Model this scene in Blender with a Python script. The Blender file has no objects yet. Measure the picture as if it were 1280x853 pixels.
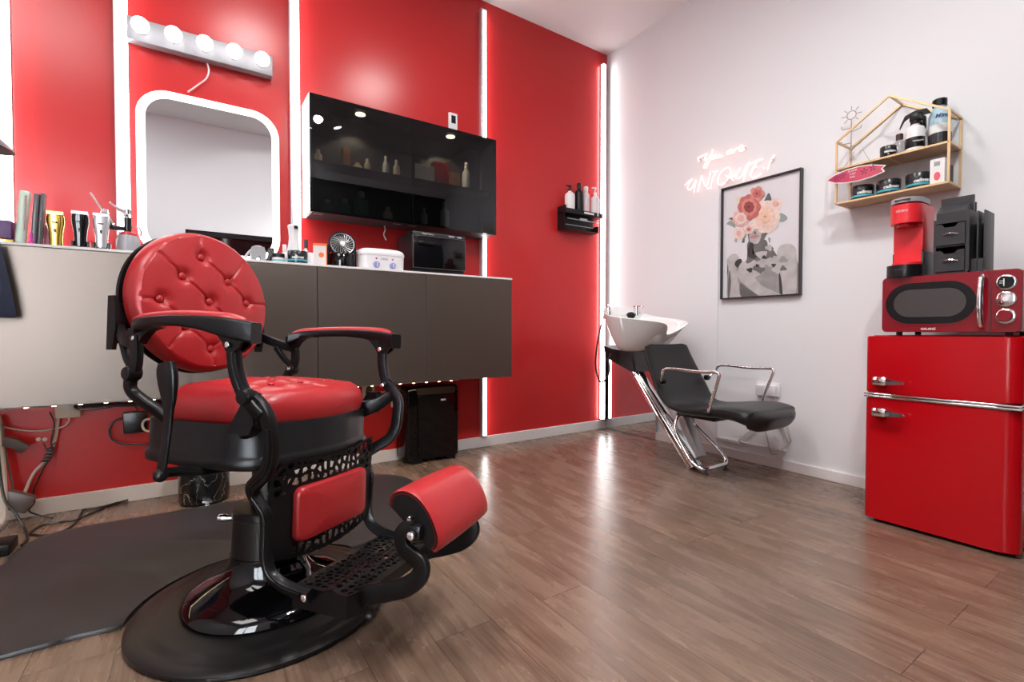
import bpy, bmesh, math, random
from math import sin, cos, pi, radians as R
from mathutils import Vector as V, Matrix, noise
random.seed(7)
S = bpy.context.scene
COL = S.collection
# ------------------------------------------------------------------ camera, light, exposure
H0 = 0.87; FPX = 600.0; PITCH = 0.0214; YAW = 0.9842
cam = bpy.data.cameras.new('camera'); cam.sensor_width = 36; cam.lens = 36*FPX/1280
cam.clip_start = 0.02; cam.clip_end = 100
camo = bpy.data.objects.new('camera', cam); COL.objects.link(camo); S.camera = camo
cF = V((cos(YAW)*cos(PITCH), sin(YAW)*cos(PITCH), -sin(PITCH))); cR = V((sin(YAW), -cos(YAW), 0)); cU = cR.cross(cF)
cM = Matrix((cR, cU, -cF)).transposed().to_4x4(); cM.translation = V((0, 0, H0)); camo.matrix_world = cM
S.view_settings.view_transform = 'Standard'; S.view_settings.look = 'None'
S.view_settings.exposure = 0.2; S.view_settings.gamma = 1.0; S.view_settings.use_curve_mapping = False
STRIP = 12.0; BULB = 4.0; RING = 1.25; WINDOW = 210.0; SPOTS = 9.0; FILL = 10.0; DISC = 48.0; NEON = 1.6
w = bpy.data.worlds.new('sky'); S.world = w; w.use_nodes = True
w.node_tree.nodes['Background'].inputs[0].default_value = (0.75, 0.87, 1.0, 1); w.node_tree.nodes['Background'].inputs[1].default_value = 1.2
S.cycles.max_bounces = 8; S.cycles.diffuse_bounces = 4; S.cycles.glossy_bounces = 4; S.cycles.transparent_max_bounces = 10
S.cycles.sample_clamp_indirect = 4.0; S.cycles.caustics_reflective = False; S.cycles.caustics_refractive = False
S.cycles.use_denoising = True
XW, YR, HC = 3.076, 3.11, 3.304          # white wall, red wall, ceiling
XL, YB = -2.6, -0.6                       # left wall, rear wall
def area(name, loc, size, power, color, rot):
    l = bpy.data.lights.new(name, 'AREA'); l.shape = 'RECTANGLE'; l.size, l.size_y = size; l.energy = power; l.color = color
    o = bpy.data.objects.new(name, l); COL.objects.link(o); o.location = loc; o.rotation_euler = rot; return o
area('window_daylight', (-1.55, YB-0.12, 1.45), (1.6, 2.3), WINDOW, (0.93, 0.97, 1.0), (R(90), 0, 0))
# ------------------------------------------------------------------ helpers
def ray(x, y): return cF + cR*((x-640)/FPX) + cU*((426.5-y)/FPX)
C0 = V((0, 0, H0))
def PX(x, y, c): d = ray(x, y); return C0 + d*(c/d.x)
def PY(x, y, c): d = ray(x, y); return C0 + d*(c/d.y)
def PZ(x, y, c=0.0): d = ray(x, y); return C0 + d*((c-H0)/d.z)
MATS = {}
def mat(name, col, rough=0.5, metal=0.0, spec=0.5, coat=0.0, emit=0.0, ecol=None, bump=0.0, bscale=200, trans=0.0, sheen=0.0, var=0.0, ior=1.5):
    if name in MATS: return MATS[name]
    m = bpy.data.materials.new(name); m.use_nodes = True; n = m.node_tree.nodes; l = m.node_tree.links
    b = n['Principled BSDF']
    b.inputs['Base Color'].default_value = (*col, 1); b.inputs['Roughness'].default_value = rough; b.inputs['Metallic'].default_value = metal
    b.inputs['Specular IOR Level'].default_value = spec; b.inputs['Coat Weight'].default_value = coat; b.inputs['Coat Roughness'].default_value = 0.05
    b.inputs['Transmission Weight'].default_value = trans; b.inputs['IOR'].default_value = ior
    if emit: b.inputs['Emission Color'].default_value = (*(ecol or col), 1); b.inputs['Emission Strength'].default_value = emit
    if var or bump:
        tc = n.new('ShaderNodeTexCoord'); nt = n.new('ShaderNodeTexNoise'); nt.inputs['Scale'].default_value = bscale; nt.inputs['Detail'].default_value = 3
        l.new(tc.outputs['Object'], nt.inputs['Vector'])
        if bump:
            bp = n.new('ShaderNodeBump'); bp.inputs['Strength'].default_value = bump; bp.inputs['Distance'].default_value = 0.002
            l.new(nt.outputs['Fac'], bp.inputs['Height']); l.new(bp.outputs['Normal'], b.inputs['Normal'])
        if var:
            mx = n.new('ShaderNodeMixRGB'); mx.inputs[1].default_value = (*[c*(1-var) for c in col], 1); mx.inputs[2].default_value = (*[min(1, c*(1+var)) for c in col], 1)
            l.new(nt.outputs['Fac'], mx.inputs[0]); l.new(mx.outputs[0], b.inputs['Base Color'])
    MATS[name] = m; return m
def obj(name, bm, m, parent=None, smooth=True, mods=None):
    me = bpy.data.meshes.new(name)
    bmesh.ops.recalc_face_normals(bm, faces=bm.faces[:])
    bm.to_mesh(me); bm.free()
    for mm in (m if isinstance(m, (list, tuple)) else [m]): me.materials.append(mm)
    if smooth:
        me.polygons.foreach_set('use_smooth', [True]*len(me.polygons))
        try: me.set_sharp_from_angle(angle=R(38))
        except Exception: pass
    o = bpy.data.objects.new(name, me); COL.objects.link(o)
    if parent: o.parent = parent
    return o
def obj_split(name, bm, m, parent=None, smooth=True):
    """every separate piece of the mesh becomes a part of its own"""
    bm.verts.index_update(); seen = set(); out = []
    comps = []
    for v in bm.verts:
        if v in seen: continue
        st = [v]; c = []; seen.add(v)
        while st:
            x = st.pop(); c.append(x)
            for e in x.link_edges:
                y = e.other_vert(x)
                if y not in seen: seen.add(y); st.append(y)
        comps.append(c)
    for c in comps:
        nb = bmesh.new(); mp = {v: nb.verts.new(v.co) for v in c}
        for f in {f for v in c for f in v.link_faces}: nb.faces.new([mp[v] for v in f.verts])
        out.append(obj(name, nb, m, parent, smooth))
    bm.free(); return out
def tag(o, label, cat, group=None, kind=None):
    if label: o['label'] = label
    if cat: o['category'] = cat
    if group: o['group'] = group
    if kind: o['kind'] = kind
    return o
def thing(name, label, cat, loc=(0, 0, 0), rz=0, group=None):
    o = bpy.data.objects.new(name, None); COL.objects.link(o); o.empty_display_size = 0.05
    o.location = loc; o.rotation_euler = (0, 0, rz); return tag(o, label, cat, group)
def struct(name, bm, m, parent=None, smooth=False):
    o = obj(name, bm, m, parent, smooth)
    if not parent: o['kind'] = 'structure'
    return o
def B(): return bmesh.new()
def box(bm, lo, hi, bev=0.0, seg=2, M=None):
    r = bmesh.ops.create_cube(bm, size=1.0); vs = r['verts']
    c = [(a+b)/2 for a, b in zip(lo, hi)]; s = [abs(b-a) for a, b in zip(lo, hi)]
    for v in vs: v.co = V((c[0]+v.co.x*s[0], c[1]+v.co.y*s[1], c[2]+v.co.z*s[2]))
    if bev:
        es = list({e for v in vs for e in v.link_edges})
        g = bmesh.ops.bevel(bm, geom=es, offset=bev, segments=seg, affect='EDGES', profile=0.5); vs = list({v for f in g['faces'] for v in f.verts} | {v for v in vs if v.is_valid})
    if M: bmesh.ops.transform(bm, matrix=M, verts=[v for v in vs if v.is_valid])
    return bm
def lathe(bm, prof, c=(0, 0, 0), seg=32, sx=1.0, sy=1.0, M=None):
    rings = []
    for r, z in prof:
        if r < 1e-6: rings.append([bm.verts.new((c[0], c[1], c[2]+z))])
        else: rings.append([bm.verts.new((c[0]+r*sx*cos(2*pi*i/seg), c[1]+r*sy*sin(2*pi*i/seg), c[2]+z)) for i in range(seg)])
    for a, b in zip(rings, rings[1:]):
        for i in range(seg):
            j = (i+1) % seg
            if len(a) == 1 and len(b) == 1: continue
            if len(a) == 1: bm.faces.new((a[0], b[i], b[j]))
            elif len(b) == 1: bm.faces.new((a[i], a[j], b[0]))
            else: bm.faces.new((a[i], a[j], b[j], b[i]))
    for rg in (rings[0], rings[-1]):
        if len(rg) > 1: bm.faces.new(rg)
    if M: bmesh.ops.transform(bm, matrix=M, verts=[v for g in rings for v in g])
    return bm
def smooth_path(pts, n=6, closed=False):
    P = [V(p) for p in pts]; out = []; L = len(P)
    rng = range(L if closed else L-1)
    for i in rng:
        if closed: p0, p1, p2, p3 = P[(i-1) % L], P[i], P[(i+1) % L], P[(i+2) % L]
        else: p0, p1, p2, p3 = P[max(i-1, 0)], P[i], P[i+1], P[min(i+2, L-1)]
        for k in range(n):
            t = k/n
            out.append(0.5*((2*p1)+(p2-p0)*t+(2*p0-5*p1+4*p2-p3)*t*t+(3*p1-p0-3*p2+p3)*t**3))
    if not closed: out.append(P[-1])
    return out
def sweep(bm, path, sec, up=(0, 0, 1), closed=False, cap=True, scales=None):
    """sec: list of (side, up) offsets; side = tangent x up"""
    P = [V(p) for p in path]; n = len(P); rings = []; up = V(up); prevu = None
    for i, p in enumerate(P):
        if closed: t = P[(i+1) % n]-P[i-1]
        else: t = P[min(i+1, n-1)]-P[max(i-1, 0)]
        t.normalize()
        u = up if prevu is None else prevu
        s = t.cross(u)
        if s.length < 1e-3: s = t.cross(V((1, 0, 0.01)))
        s.normalize(); u2 = s.cross(t).normalized()
        if prevu is not None or True: prevu = u2
        k = scales[i] if scales else 1.0
        rings.append([bm.verts.new(p+s*(a*k)+u2*(b*k)) for a, b in sec])
    m = len(sec)
    rr = range(n) if closed else range(n-1)
    for i in rr:
        a, b = rings[i], rings[(i+1) % n]
        for j in range(m): bm.faces.new((a[j], a[(j+1) % m], b[(j+1) % m], b[j]))
    if cap and not closed: bm.faces.new(rings[0]); bm.faces.new(rings[-1])
    return bm
def circ(r, n=10): return [(r*cos(2*pi*i/n), r*sin(2*pi*i/n)) for i in range(n)]
def rsec(w_, h_, r=0.004, n=3):
    out = []
    for cx, cy, a0 in ((w_/2-r, h_/2-r, 0), (-w_/2+r, h_/2-r, 90), (-w_/2+r, -h_/2+r, 180), (w_/2-r, -h_/2+r, 270)):
        for k in range(n+1): a = R(a0+90*k/n); out.append((cx+r*cos(a), cy+r*sin(a)))
    return out
def tube(bm, pts, r, n=6, smooth=True, closed=False, seg=8, scales=None):
    p = smooth_path(pts, n, closed) if smooth else pts
    sc = None
    if scales: # interpolate
        k = len(p); sc = [scales[min(int(i/(k-1)*(len(scales)-1)), len(scales)-2)]*(1-((i/(k-1)*(len(scales)-1)) % 1 if i < k-1 else 1)) + scales[min(int(i/(k-1)*(len(scales)-1)), len(scales)-2)+1]*(((i/(k-1)*(len(scales)-1)) % 1) if i < k-1 else 1) for i in range(k)]
    return sweep(bm, p, circ(r, seg), closed=closed, scales=sc)
def prism(bm, poly, o, u, v, d, M=None):
    """polygon in (u,v) at origin o, extruded by vector d"""
    o, u, v, d = V(o), V(u), V(v), V(d)
    a = [bm.verts.new(o+u*p[0]+v*p[1]) for p in poly]; b = [bm.verts.new(x.co+d) for x in a]; n = len(a)
    bm.faces.new(a); bm.faces.new(b[::-1])
    for i in range(n): bm.faces.new((a[i], a[(i+1) % n], b[(i+1) % n], b[i]))
    return bm
def rrect(w_, h_, r, n=6, cx=0, cy=0):
    out = []
    for x, y, a0 in ((w_/2-r, h_/2-r, 0), (-w_/2+r, h_/2-r, 90), (-w_/2+r, -h_/2+r, 180), (w_/2-r, -h_/2+r, 270)):
        for k in range(n+1): a = R(a0+90*k/n); out.append((cx+x+r*cos(a), cy+y+r*sin(a)))
    return out
def frame(bm, outer, inner, o, u, v, d):
    o, u, v, d = V(o), V(u), V(v), V(d); n = len(outer)
    A = [bm.verts.new(o+u*p[0]+v*p[1]) for p in outer]; Bv = [bm.verts.new(o+u*p[0]+v*p[1]) for p in inner]
    A2 = [bm.verts.new(x.co+d) for x in A]; B2 = [bm.verts.new(x.co+d) for x in Bv]
    for i in range(n):
        j = (i+1) % n
        bm.faces.new((A[i], A[j], Bv[j], Bv[i])); bm.faces.new((A2[i], A2[j], B2[j], B2[i]))
        bm.faces.new((A[i], A[j], A2[j], A2[i])); bm.faces.new((Bv[i], Bv[j], B2[j], B2[i]))
    return bm
def ball(bm, c, r, sx=1, sy=1, sz=1, seg=16):
    g = bmesh.ops.create_uvsphere(bm, u_segments=seg, v_segments=max(6, seg//2), radius=r)
    for v in g['verts']: v.co = V((v.co.x*sx+c[0], v.co.y*sy+c[1], v.co.z*sz+c[2]))
    return bm
def bolt(bm, c, axis, r, d):
    """short rounded cylinder from c along axis"""
    q = V(axis).normalized().to_track_quat('Z', 'Y').to_matrix().to_4x4(); q.translation = V(c)
    return lathe(bm, [(0, 0), (r, 0), (r, d*0.75), (r*0.8, d*0.95), (0, d)], seg=14, M=q)
def text(name, s, o, u, v, size, m, parent, depth=0.0006, shear=0.0, align='CENTER', bold=0.0, label=None):
    cu = bpy.data.curves.new(name, 'FONT'); cu.body = s; cu.size = size; cu.extrude = depth; cu.align_x = align; cu.align_y = 'CENTER'; cu.shear = shear; cu.offset = bold; cu.resolution_u = 2
    t = bpy.data.objects.new(name, cu); COL.objects.link(t)
    bpy.context.view_layer.update(); dg = bpy.context.evaluated_depsgraph_get()
    me = bpy.data.meshes.new_from_object(t.evaluated_get(dg)); bpy.data.objects.remove(t)
    u, v = V(u).normalized(), V(v).normalized(); nn = u.cross(v)
    M = Matrix((u, v, nn)).transposed().to_4x4(); M.translation = V(o); me.transform(M)
    me.materials.clear(); me.materials.append(m)
    ob = bpy.data.objects.new(name, me); COL.objects.link(ob); ob.parent = parent
    if label: ob['label'] = label
    return ob
def copy_tree(o, parent=None):
    c = o.copy(); COL.objects.link(c); c.parent = parent
    for ch in list(o.children): copy_tree(ch, c)
    return c
# ------------------------------------------------------------------ materials
def m_red_wall():
    m = mat('red_wall_paint', (0.54, 0.024, 0.026), 0.25, spec=0.36, bump=0.06, bscale=35); return m
RED = m_red_wall()
WHITE = mat('white_wall_paint', (0.80, 0.815, 0.845), 0.55, spec=0.3, bump=0.05, bscale=60)
CEIL = mat('ceiling_paint', (0.82, 0.81, 0.82), 0.7, spec=0.2, bump=0.03, bscale=60)
TRIM = mat('white_trim', (0.82, 0.80, 0.80), 0.35)
BLACKWALL = mat('black_rear_panel', (0.02, 0.02, 0.022), 0.5)
def wood_floor():
    m = bpy.data.materials.new('oak_brown_plank_floor'); m.use_nodes = True; n = m.node_tree.nodes; l = m.node_tree.links; b = n['Principled BSDF']
    tc = n.new('ShaderNodeTexCoord'); mp = n.new('ShaderNodeMapping'); mp.inputs['Rotation'].default_value = (0, 0, R(90))
    l.new(tc.outputs['Object'], mp.inputs['Vector'])
    br = n.new('ShaderNodeTexBrick'); br.inputs['Scale'].default_value = 1.0; br.inputs['Brick Width'].default_value = 1.22; br.inputs['Row Height'].default_value = 0.185
    br.inputs['Mortar Size'].default_value = 0.0012; br.inputs['Mortar Smooth'].default_value = 0.3; br.offset = 0.37
    br.inputs['Color1'].default_value = (0, 0, 0, 1); br.inputs['Color2'].default_value = (1, 1, 1, 1); br.inputs['Mortar'].default_value = (0.5, 0.5, 0.5, 1)
    l.new(mp.outputs[0], br.inputs['Vector'])
    ad = n.new('ShaderNodeVectorMath'); ad.operation = 'MULTIPLY_ADD'; l.new(br.outputs['Color'], ad.inputs[0]); ad.inputs[1].default_value = (7, 3, 0); l.new(tc.outputs['Object'], ad.inputs[2])
    m2 = n.new('ShaderNodeMapping'); m2.inputs['Scale'].default_value = (5, 1.0, 1); l.new(ad.outputs[0], m2.inputs['Vector'])
    n1 = n.new('ShaderNodeTexNoise'); n1.inputs['Scale'].default_value = 3.0; n1.inputs['Detail'].default_value = 8; n1.inputs['Roughness'].default_value = 0.55; n1.inputs['Distortion'].default_value = 0.5
    l.new(m2.outputs[0], n1.inputs['Vector'])
    m3 = n.new('ShaderNodeMapping'); m3.inputs['Scale'].default_value = (42, 1.6, 1); l.new(ad.outputs[0], m3.inputs['Vector'])
    n2 = n.new('ShaderNodeTexNoise'); n2.inputs['Scale'].default_value = 2.5; n2.inputs['Detail'].default_value = 6; l.new(m3.outputs[0], n2.inputs['Vector'])
    cr = n.new('ShaderNodeValToRGB'); e = cr.color_ramp.elements; e[0].position = 0.22; e[0].color = (0.105, 0.066, 0.045, 1); e[1].position = 0.82; e[1].color = (0.27, 0.186, 0.136, 1)
    k = cr.color_ramp.elements.new(0.5); k.color = (0.182, 0.120, 0.085, 1)
    l.new(n1.outputs['Fac'], cr.inputs[0])
    mx = n.new('ShaderNodeMixRGB'); mx.blend_type = 'MULTIPLY'; mx.inputs[0].default_value = 0.55; l.new(cr.outputs[0], mx.inputs[1]); 
    c2 = n.new('ShaderNodeValToRGB'); c2.color_ramp.elements[0].position = 0.35; c2.color_ramp.elements[0].color = (0.55, 0.5, 0.47, 1); c2.color_ramp.elements[1].position = 0.6; c2.color_ramp.elements[1].color = (1.1, 1.1, 1.1, 1)
    l.new(n2.outputs['Fac'], c2.inputs[0]); l.new(c2.outputs[0], mx.inputs[2])
    pv = n.new('ShaderNodeMixRGB'); pv.blend_type = 'MULTIPLY'; pv.inputs[0].default_value = 1; l.new(mx.outputs[0], pv.inputs[1])
    c3 = n.new('ShaderNodeValToRGB'); c3.color_ramp.elements[0].color = (0.9, 0.9, 0.9, 1); c3.color_ramp.elements[1].color = (1.1, 1.08, 1.06, 1); l.new(br.outputs['Color'], c3.inputs[0]); l.new(c3.outputs[0], pv.inputs[2])
    dk = n.new('ShaderNodeMixRGB'); dk.inputs[2].default_value = (0.05, 0.032, 0.024, 1); l.new(br.outputs['Fac'], dk.inputs[0]); l.new(pv.outputs[0], dk.inputs[1])
    l.new(dk.outputs[0], b.inputs['Base Color'])
    bp = n.new('ShaderNodeBump'); bp.inputs['Strength'].default_value = 0.12; bp.inputs['Distance'].default_value = 0.002; l.new(n2.outputs['Fac'], bp.inputs['Height']); l.new(bp.outputs[0], b.inputs['Normal'])
    rr = n.new('ShaderNodeMapRange'); rr.inputs[3].default_value = 0.22; rr.inputs[4].default_value = 0.32; l.new(n1.outputs['Fac'], rr.inputs[0]); l.new(rr.outputs[0], b.inputs['Roughness'])
    b.inputs['Specular IOR Level'].default_value = 0.6
    return m
FLOOR = wood_floor()
BLK = mat('black_powder_coated_metal', (0.006, 0.006, 0.007), 0.30, spec=0.22, bump=0.1, bscale=400)
BLKG = mat('gloss_black_enamel', (0.003, 0.003, 0.004), 0.06, spec=0.4)
BLKM = mat('matte_black_metal', (0.010, 0.0095, 0.0095), 0.34, spec=0.28)
BLKP = mat('black_plastic', (0.007, 0.007, 0.008), 0.3, spec=0.25)
CHROME = mat('chrome', (0.85, 0.85, 0.87), 0.07, metal=1.0)
STEEL = mat('brushed_steel', (0.50, 0.50, 0.52), 0.32, metal=1.0)
ALU = mat('aluminium_profile', (0.66, 0.66, 0.70), 0.35, metal=0.6)
LEATH = mat('red_leather', (0.42, 0.022, 0.026), 0.32, spec=0.42, bump=0.18, bscale=160, var=0.12)
WPL = mat('white_plastic', (0.83, 0.83, 0.85), 0.3)
LED = mat('led_tube_diffuser', (1, 1, 1), 0.4, emit=STRIP, ecol=(1.0, 0.985, 0.97))
BULBM = mat('frosted_bulb', (1, 1, 1), 0.3, emit=BULB, ecol=(1, 0.97, 0.95))
RINGM = mat('mirror_light_band', (1, 1, 1), 0.4, emit=RING, ecol=(1.0, 0.95, 0.86))
MIRROR = mat('mirror_glass', (0.72, 0.745, 0.76), 0.0, metal=1.0)
TAUPE = mat('taupe_satin_front', (0.135, 0.108, 0.092), 0.40, metal=0.75, spec=0.5)
REDG = mat('gloss_red_enamel', (0.47, 0.003, 0.008), 0.16, spec=0.3, coat=0.08)
DARKREDG = mat('deep_red_enamel', (0.22, 0.004, 0.012), 0.2, spec=0.45, coat=0.15)
CERAM = mat('white_ceramic', (0.86, 0.87, 0.87), 0.08, coat=0.3)
BVINYL = mat('black_vinyl_upholstery', (0.016, 0.016, 0.017), 0.36, spec=0.3, bump=0.12, bscale=220)
GOLDW = mat('gold_painted_metal', (0.72, 0.50, 0.27), 0.35, metal=0.3)
SHELFW = mat('light_wood_board', (0.52, 0.34, 0.20), 0.55, var=0.15, bscale=30)
GREY = mat('grey_plastic', (0.33, 0.33, 0.35), 0.4)
DGREY = mat('charcoal_plastic', (0.034, 0.034, 0.038), 0.42, spec=0.3)
RUBBER = mat('black_rubber', (0.02, 0.02, 0.02), 0.6)
MATM = mat('anti_fatigue_mat', (0.030, 0.028, 0.030), 0.46, spec=0.3, bump=0.15, bscale=300)
PURPLE = mat('deep_purple_card', (0.06, 0.02, 0.09), 0.5)
LBL = mat('printed_white', (0.8, 0.8, 0.8), 0.5)
LBLD = mat('printed_dark', (0.03, 0.03, 0.03), 0.5)
TEAL = mat('teal_print', (0.05, 0.42, 0.52), 0.5)
GOLD = mat('polished_gold', (0.83, 0.55, 0.12), 0.16, metal=1.0)
CLEARP = mat('clear_plastic', (0.75, 0.78, 0.8), 0.1, trans=0.75, ior=1.3)
PINKP = mat('pink_plastic', (0.85, 0.35, 0.45), 0.35)
ORANGE = mat('orange_card', (0.85, 0.16, 0.03), 0.5)
CABLEW = mat('white_cable', (0.7, 0.66, 0.66), 0.45)
CABLEB = mat('black_cable', (0.015, 0.013, 0.013), 0.45)
NAVY = mat('navy_cloth', (0.02, 0.025, 0.05), 0.9, bump=0.3, bscale=300)
# ------------------------------------------------------------------ room
bm = B(); box(bm, (XL-0.1, YB-0.1, -0.1), (XW+0.1, YR+0.1, 0.0)); struct('floor', bm, FLOOR)
bm = B(); box(bm, (XL-0.1, YB-0.1, HC), (XW+0.1, YR+0.1, HC+0.1)); struct('ceiling', bm, CEIL)
bm = B(); box(bm, (XL-0.1, YR, 0), (XW+0.1, YR+0.1, HC)); struct('wall_back', bm, RED)
bm = B(); box(bm, (XW, YB-0.1, 0), (XW+0.1, YR, HC)); struct('wall_right', bm, WHITE)
bm = B(); box(bm, (XL-0.1, YB-0.1, 0), (XL, YR, HC)); struct('wall_left', bm, WHITE)
# rear wall (behind the camera) with a shop window, a door and a dark panel
bm = B()
wx0, wx1, wz0, wz1 = -2.35, -0.75, 0.25, 2.6
dx0, dx1, dz1 = -0.06, 0.94, 2.05
for a, b_, c, d in ((XL, wx0, 0, HC), (wx0, wx1, 0, wz0), (wx0, wx1, wz1, HC), (wx1, dx0, 0, HC), (dx0, dx1, dz1, HC), (dx1, XW, 0, HC)):
    box(bm, (a, YB-0.1, c), (b_, YB, d))
struct('wall_front', bm, WHITE)
bm = B(); box(bm, (1.15, YB, 0.0), (XW-0.002, YB+0.02, 2.78)); struct('trim_3', bm, BLACKWALL)
win = thing('window_1', None, None); win['kind'] = 'structure'
bm = B(); frame(bm, [(wx0, wz0), (wx1, wz0), (wx1, wz1), (wx0, wz1)], [(wx0+.05, wz0+.05), (wx1-.05, wz0+.05), (wx1-.05, wz1-.05), (wx0+.05, wz1-.05)], (0, YB-0.08, 0), (1, 0, 0), (0, 0, 1), (0, 0.06, 0))
box(bm, (-1.58, YB-0.08, wz0), (-1.53, YB-0.02, wz1)); obj('window_frame', bm, TRIM, win, False)
GLASS = mat('window_glass', (0.95, 0.97, 1), 0.0, trans=1.0, ior=1.02)
bm = B(); box(bm, (wx0+.05, YB-0.055, wz0+.05), (wx1-.05, YB-0.05, wz1-.05)); obj('window_pane', bm, GLASS, win, False)
dr = thing('door_1', None, None); dr['kind'] = 'structure'
bm = B(); frame(bm, [(dx0, 0), (dx1, 0), (dx1, dz1), (dx0, dz1)], [(dx0+.06, .06), (dx1-.06, .06), (dx1-.06, dz1-.06), (dx0+.06, dz1-.06)], (0, YB-0.07, 0), (1, 0, 0), (0, 0, 1), (0, 0.06, 0)); obj('door_frame', bm, BLKP, dr, False)
bm = B(); box(bm, (dx0+.06, YB-0.05, .06), (dx1-.06, YB-0.035, dz1-.06)); obj('door_pane', bm, BLKG, dr, False)
# baseboards
bm = B(); box(bm, (XL, YR-0.016, 0), (XW-0.001, YR-0.0005, 0.078), 0.003); struct('baseboard_back', bm, TRIM)
bm = B(); box(bm, (XW-0.016, YB+0.03, 0), (XW-0.0005, YR-0.02, 0.062), 0.003); struct('baseboard_right', bm, TRIM)
# strip of conduit on the white wall
bm = B(); box(bm, (XW-0.008, 2.008, 0.075), (XW-0.0008, 2.02, 1.93), 0.002); tag(obj('cable_conduit', bm, WHITE), 'thin white vertical cable conduit on the white wall below the neon sign', 'conduit')
# ------------------------------------------------------------------ LED strip tubes
def led_tube(x, z0, z1, label, wd=0.034, corner=False):
    t = thing('led_tube_light', label, 'strip light', (x, YR, z0), 0, 'vertical light tubes on the red wall')
    h = z1-z0
    bm = B(); xs_ = (wd/2+.001, wd/2+.008) if corner else (-wd/2-0.014, -wd/2)
    box(bm, (xs_[0], -0.036, 0), (xs_[1], -0.0006, h), 0.002); box(bm, (-wd/2, -0.012, 0.001), (wd/2, -0.0006, h-0.001)); obj('profile', bm, WPL if corner else ALU, t, False)
    bm = B(); prism(bm, [(-wd/2+.0005, -.0125), (wd/2, -.0125), (wd/2, -.026), (wd/2-.008, -.036), (-wd/2+.004, -.036), (-wd/2+.0005, -.03)], (0, 0, 0.004), (1, 0, 0), (0, 1, 0), (0, 0, h-0.008)); obj('diffuser', bm, LED, t, False)
    bm = B(); box(bm, (-wd/2, -.0365, h-.012), (wd/2, -.012, h), .002); box(bm, (-wd/2, -.0365, 0), (wd/2, -.012, .005), .002)
    k = 0.9
    while k < h-0.3: box(bm, (-wd/2-.001, -.0368, k), (wd/2+.001, -.0124, k+.004)); k += 1.05
    obj_split('end_cap', bm, WPL, t, False)
    return t
led_tube(-0.70, 1.24, 3.29, 'leftmost bright vertical LED tube at the left edge of the red wall', 0.05)
led_tube(-0.275, 1.24, 3.29, 'bright vertical LED tube just left of the lit mirror', 0.04)
led_tube(0.522, 1.24, 3.29, 'bright vertical LED tube between the lit mirror and the glass cabinet', 0.04)
led_tube(1.805, 0.085, 3.222, 'bright vertical LED tube passing behind the right end of the glass cabinet')
led_tube(3.012, 0.085, 3.20, 'bright vertical LED tube in the corner of the red and white walls', 0.032, True)
# ------------------------------------------------------------------ vanity bulbs
t = thing('vanity_light_bar', 'brushed metal bar light with five glowing globe bulbs above the mirror', 'wall light', (0.07, YR, 2.375))
bm = B(); box(bm, (-0.325, -0.055, -0.056), (0.325, -0.001, 0.056), 0.003); obj('housing', bm, mat('satin_nickel', (.30, .30, .32), .5, metal=.5), t)
for i in range(5):
    x = -0.268+0.134*i
    bm = B(); q = Matrix.Rotation(R(90), 4, 'X'); q.translation = V((x, -0.0555, 0)); lathe(bm, [(0, 0), (.022, 0), (.022, .012), (0.017, .014), (0, .014)], seg=16, M=q); s_ = obj('socket', bm, WPL, t)
    bm = B(); ball(bm, (x, -0.103, 0), 0.038, seg=20); obj('bulb', bm, BULBM, s_)
bm = B(); tube(bm, [PY(259, 79, 3.09), PY(261, 88, 3.09), PY(258, 98, 3.09), PY(248, 106, 3.09), PY(235, 115, 3.085)], 0.004); tag(obj('cable', bm, CABLEW), 'short white cord running from the bulb bar down to the mirror top', 'cable')
# ------------------------------------------------------------------ lit mirror
t = thing('lit_mirror', 'rounded rectangular wall mirror with a glowing warm white border', 'mirror', (0.1, YR, 1.68))
W_, H_ = 0.655, 0.86
ou = rrect(W_, H_, 0.14, 8); inn = rrect(W_-0.078, H_-0.078, 0.105, 8)
bm = B(); prism(bm, ou, (0, -0.03, 0), (1, 0, 0), (0, 0, 1), (0, 0.029, 0)); obj('backing', bm, WPL, t, False)
bm = B(); frame(bm, ou, inn, (0, -0.034, 0), (1, 0, 0), (0, 0, 1), (0, 0.0035, 0)); obj('light_band', bm, RINGM, t, False)
bm = B(); prism(bm, inn, (0, -0.034, 0), (1, 0, 0), (0, 0, 1), (0, 0.0035, 0)); obj('mirror_glass', bm, MIRROR, t, False)
# ------------------------------------------------------------------ sideboard (wall hung)
SY = 2.69; ST = 1.222; SB = 0.562
seams = [-1.55, -0.67, -0.067, 0.552, 1.171, 1.789]
for i in range(5):
    x0, x1 = seams[i], seams[i+1]
    lab = ['wall-hung taupe cabinet unit at the far left edge of the row', 'wall-hung taupe cabinet unit under the clippers', 'wall-hung taupe cabinet unit behind the barber chair back', 'wall-hung taupe cabinet unit under the fan and white warmer', 'rightmost wall-hung taupe cabinet unit, under the black towel warmer'][i]
    u_ = thing('wall_cabinet', lab, 'cabinet', ((x0+x1)/2, SY, SB), 0, 'wall-hung taupe cabinets')
    w2 = (x1-x0)/2
    bm = B(); box(bm, (-w2+.0005, 0.019, 0.004), (w2-.0005, YR-SY-.001, ST-SB-.012)); obj('body', bm, TAUPE, u_, False)
    bm = B(); box(bm, (-w2+.0015, 0, 0), (w2-.0015, 0.018, ST-SB-.013), 0.0012, 1); obj('door', bm, TAUPE, u_, False)
bm = B(); box(bm, (-1.55, SY-.002, ST-.0115), (1.789, YR-.038, ST), 0.001, 1); tag(obj('countertop', bm, TRIM), 'long thin white top board lying over the taupe wall cabinets', 'worktop')
LEDW = mat('warm_led_dots', (1, 0.85, 0.6), 0.4, emit=14, ecol=(1.0, 0.72, 0.42))
t = thing('led_ribbon', 'warm LED ribbon with dots of light under the front edge of the taupe cabinets', 'strip light', (0, SY+0.012, SB))
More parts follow.
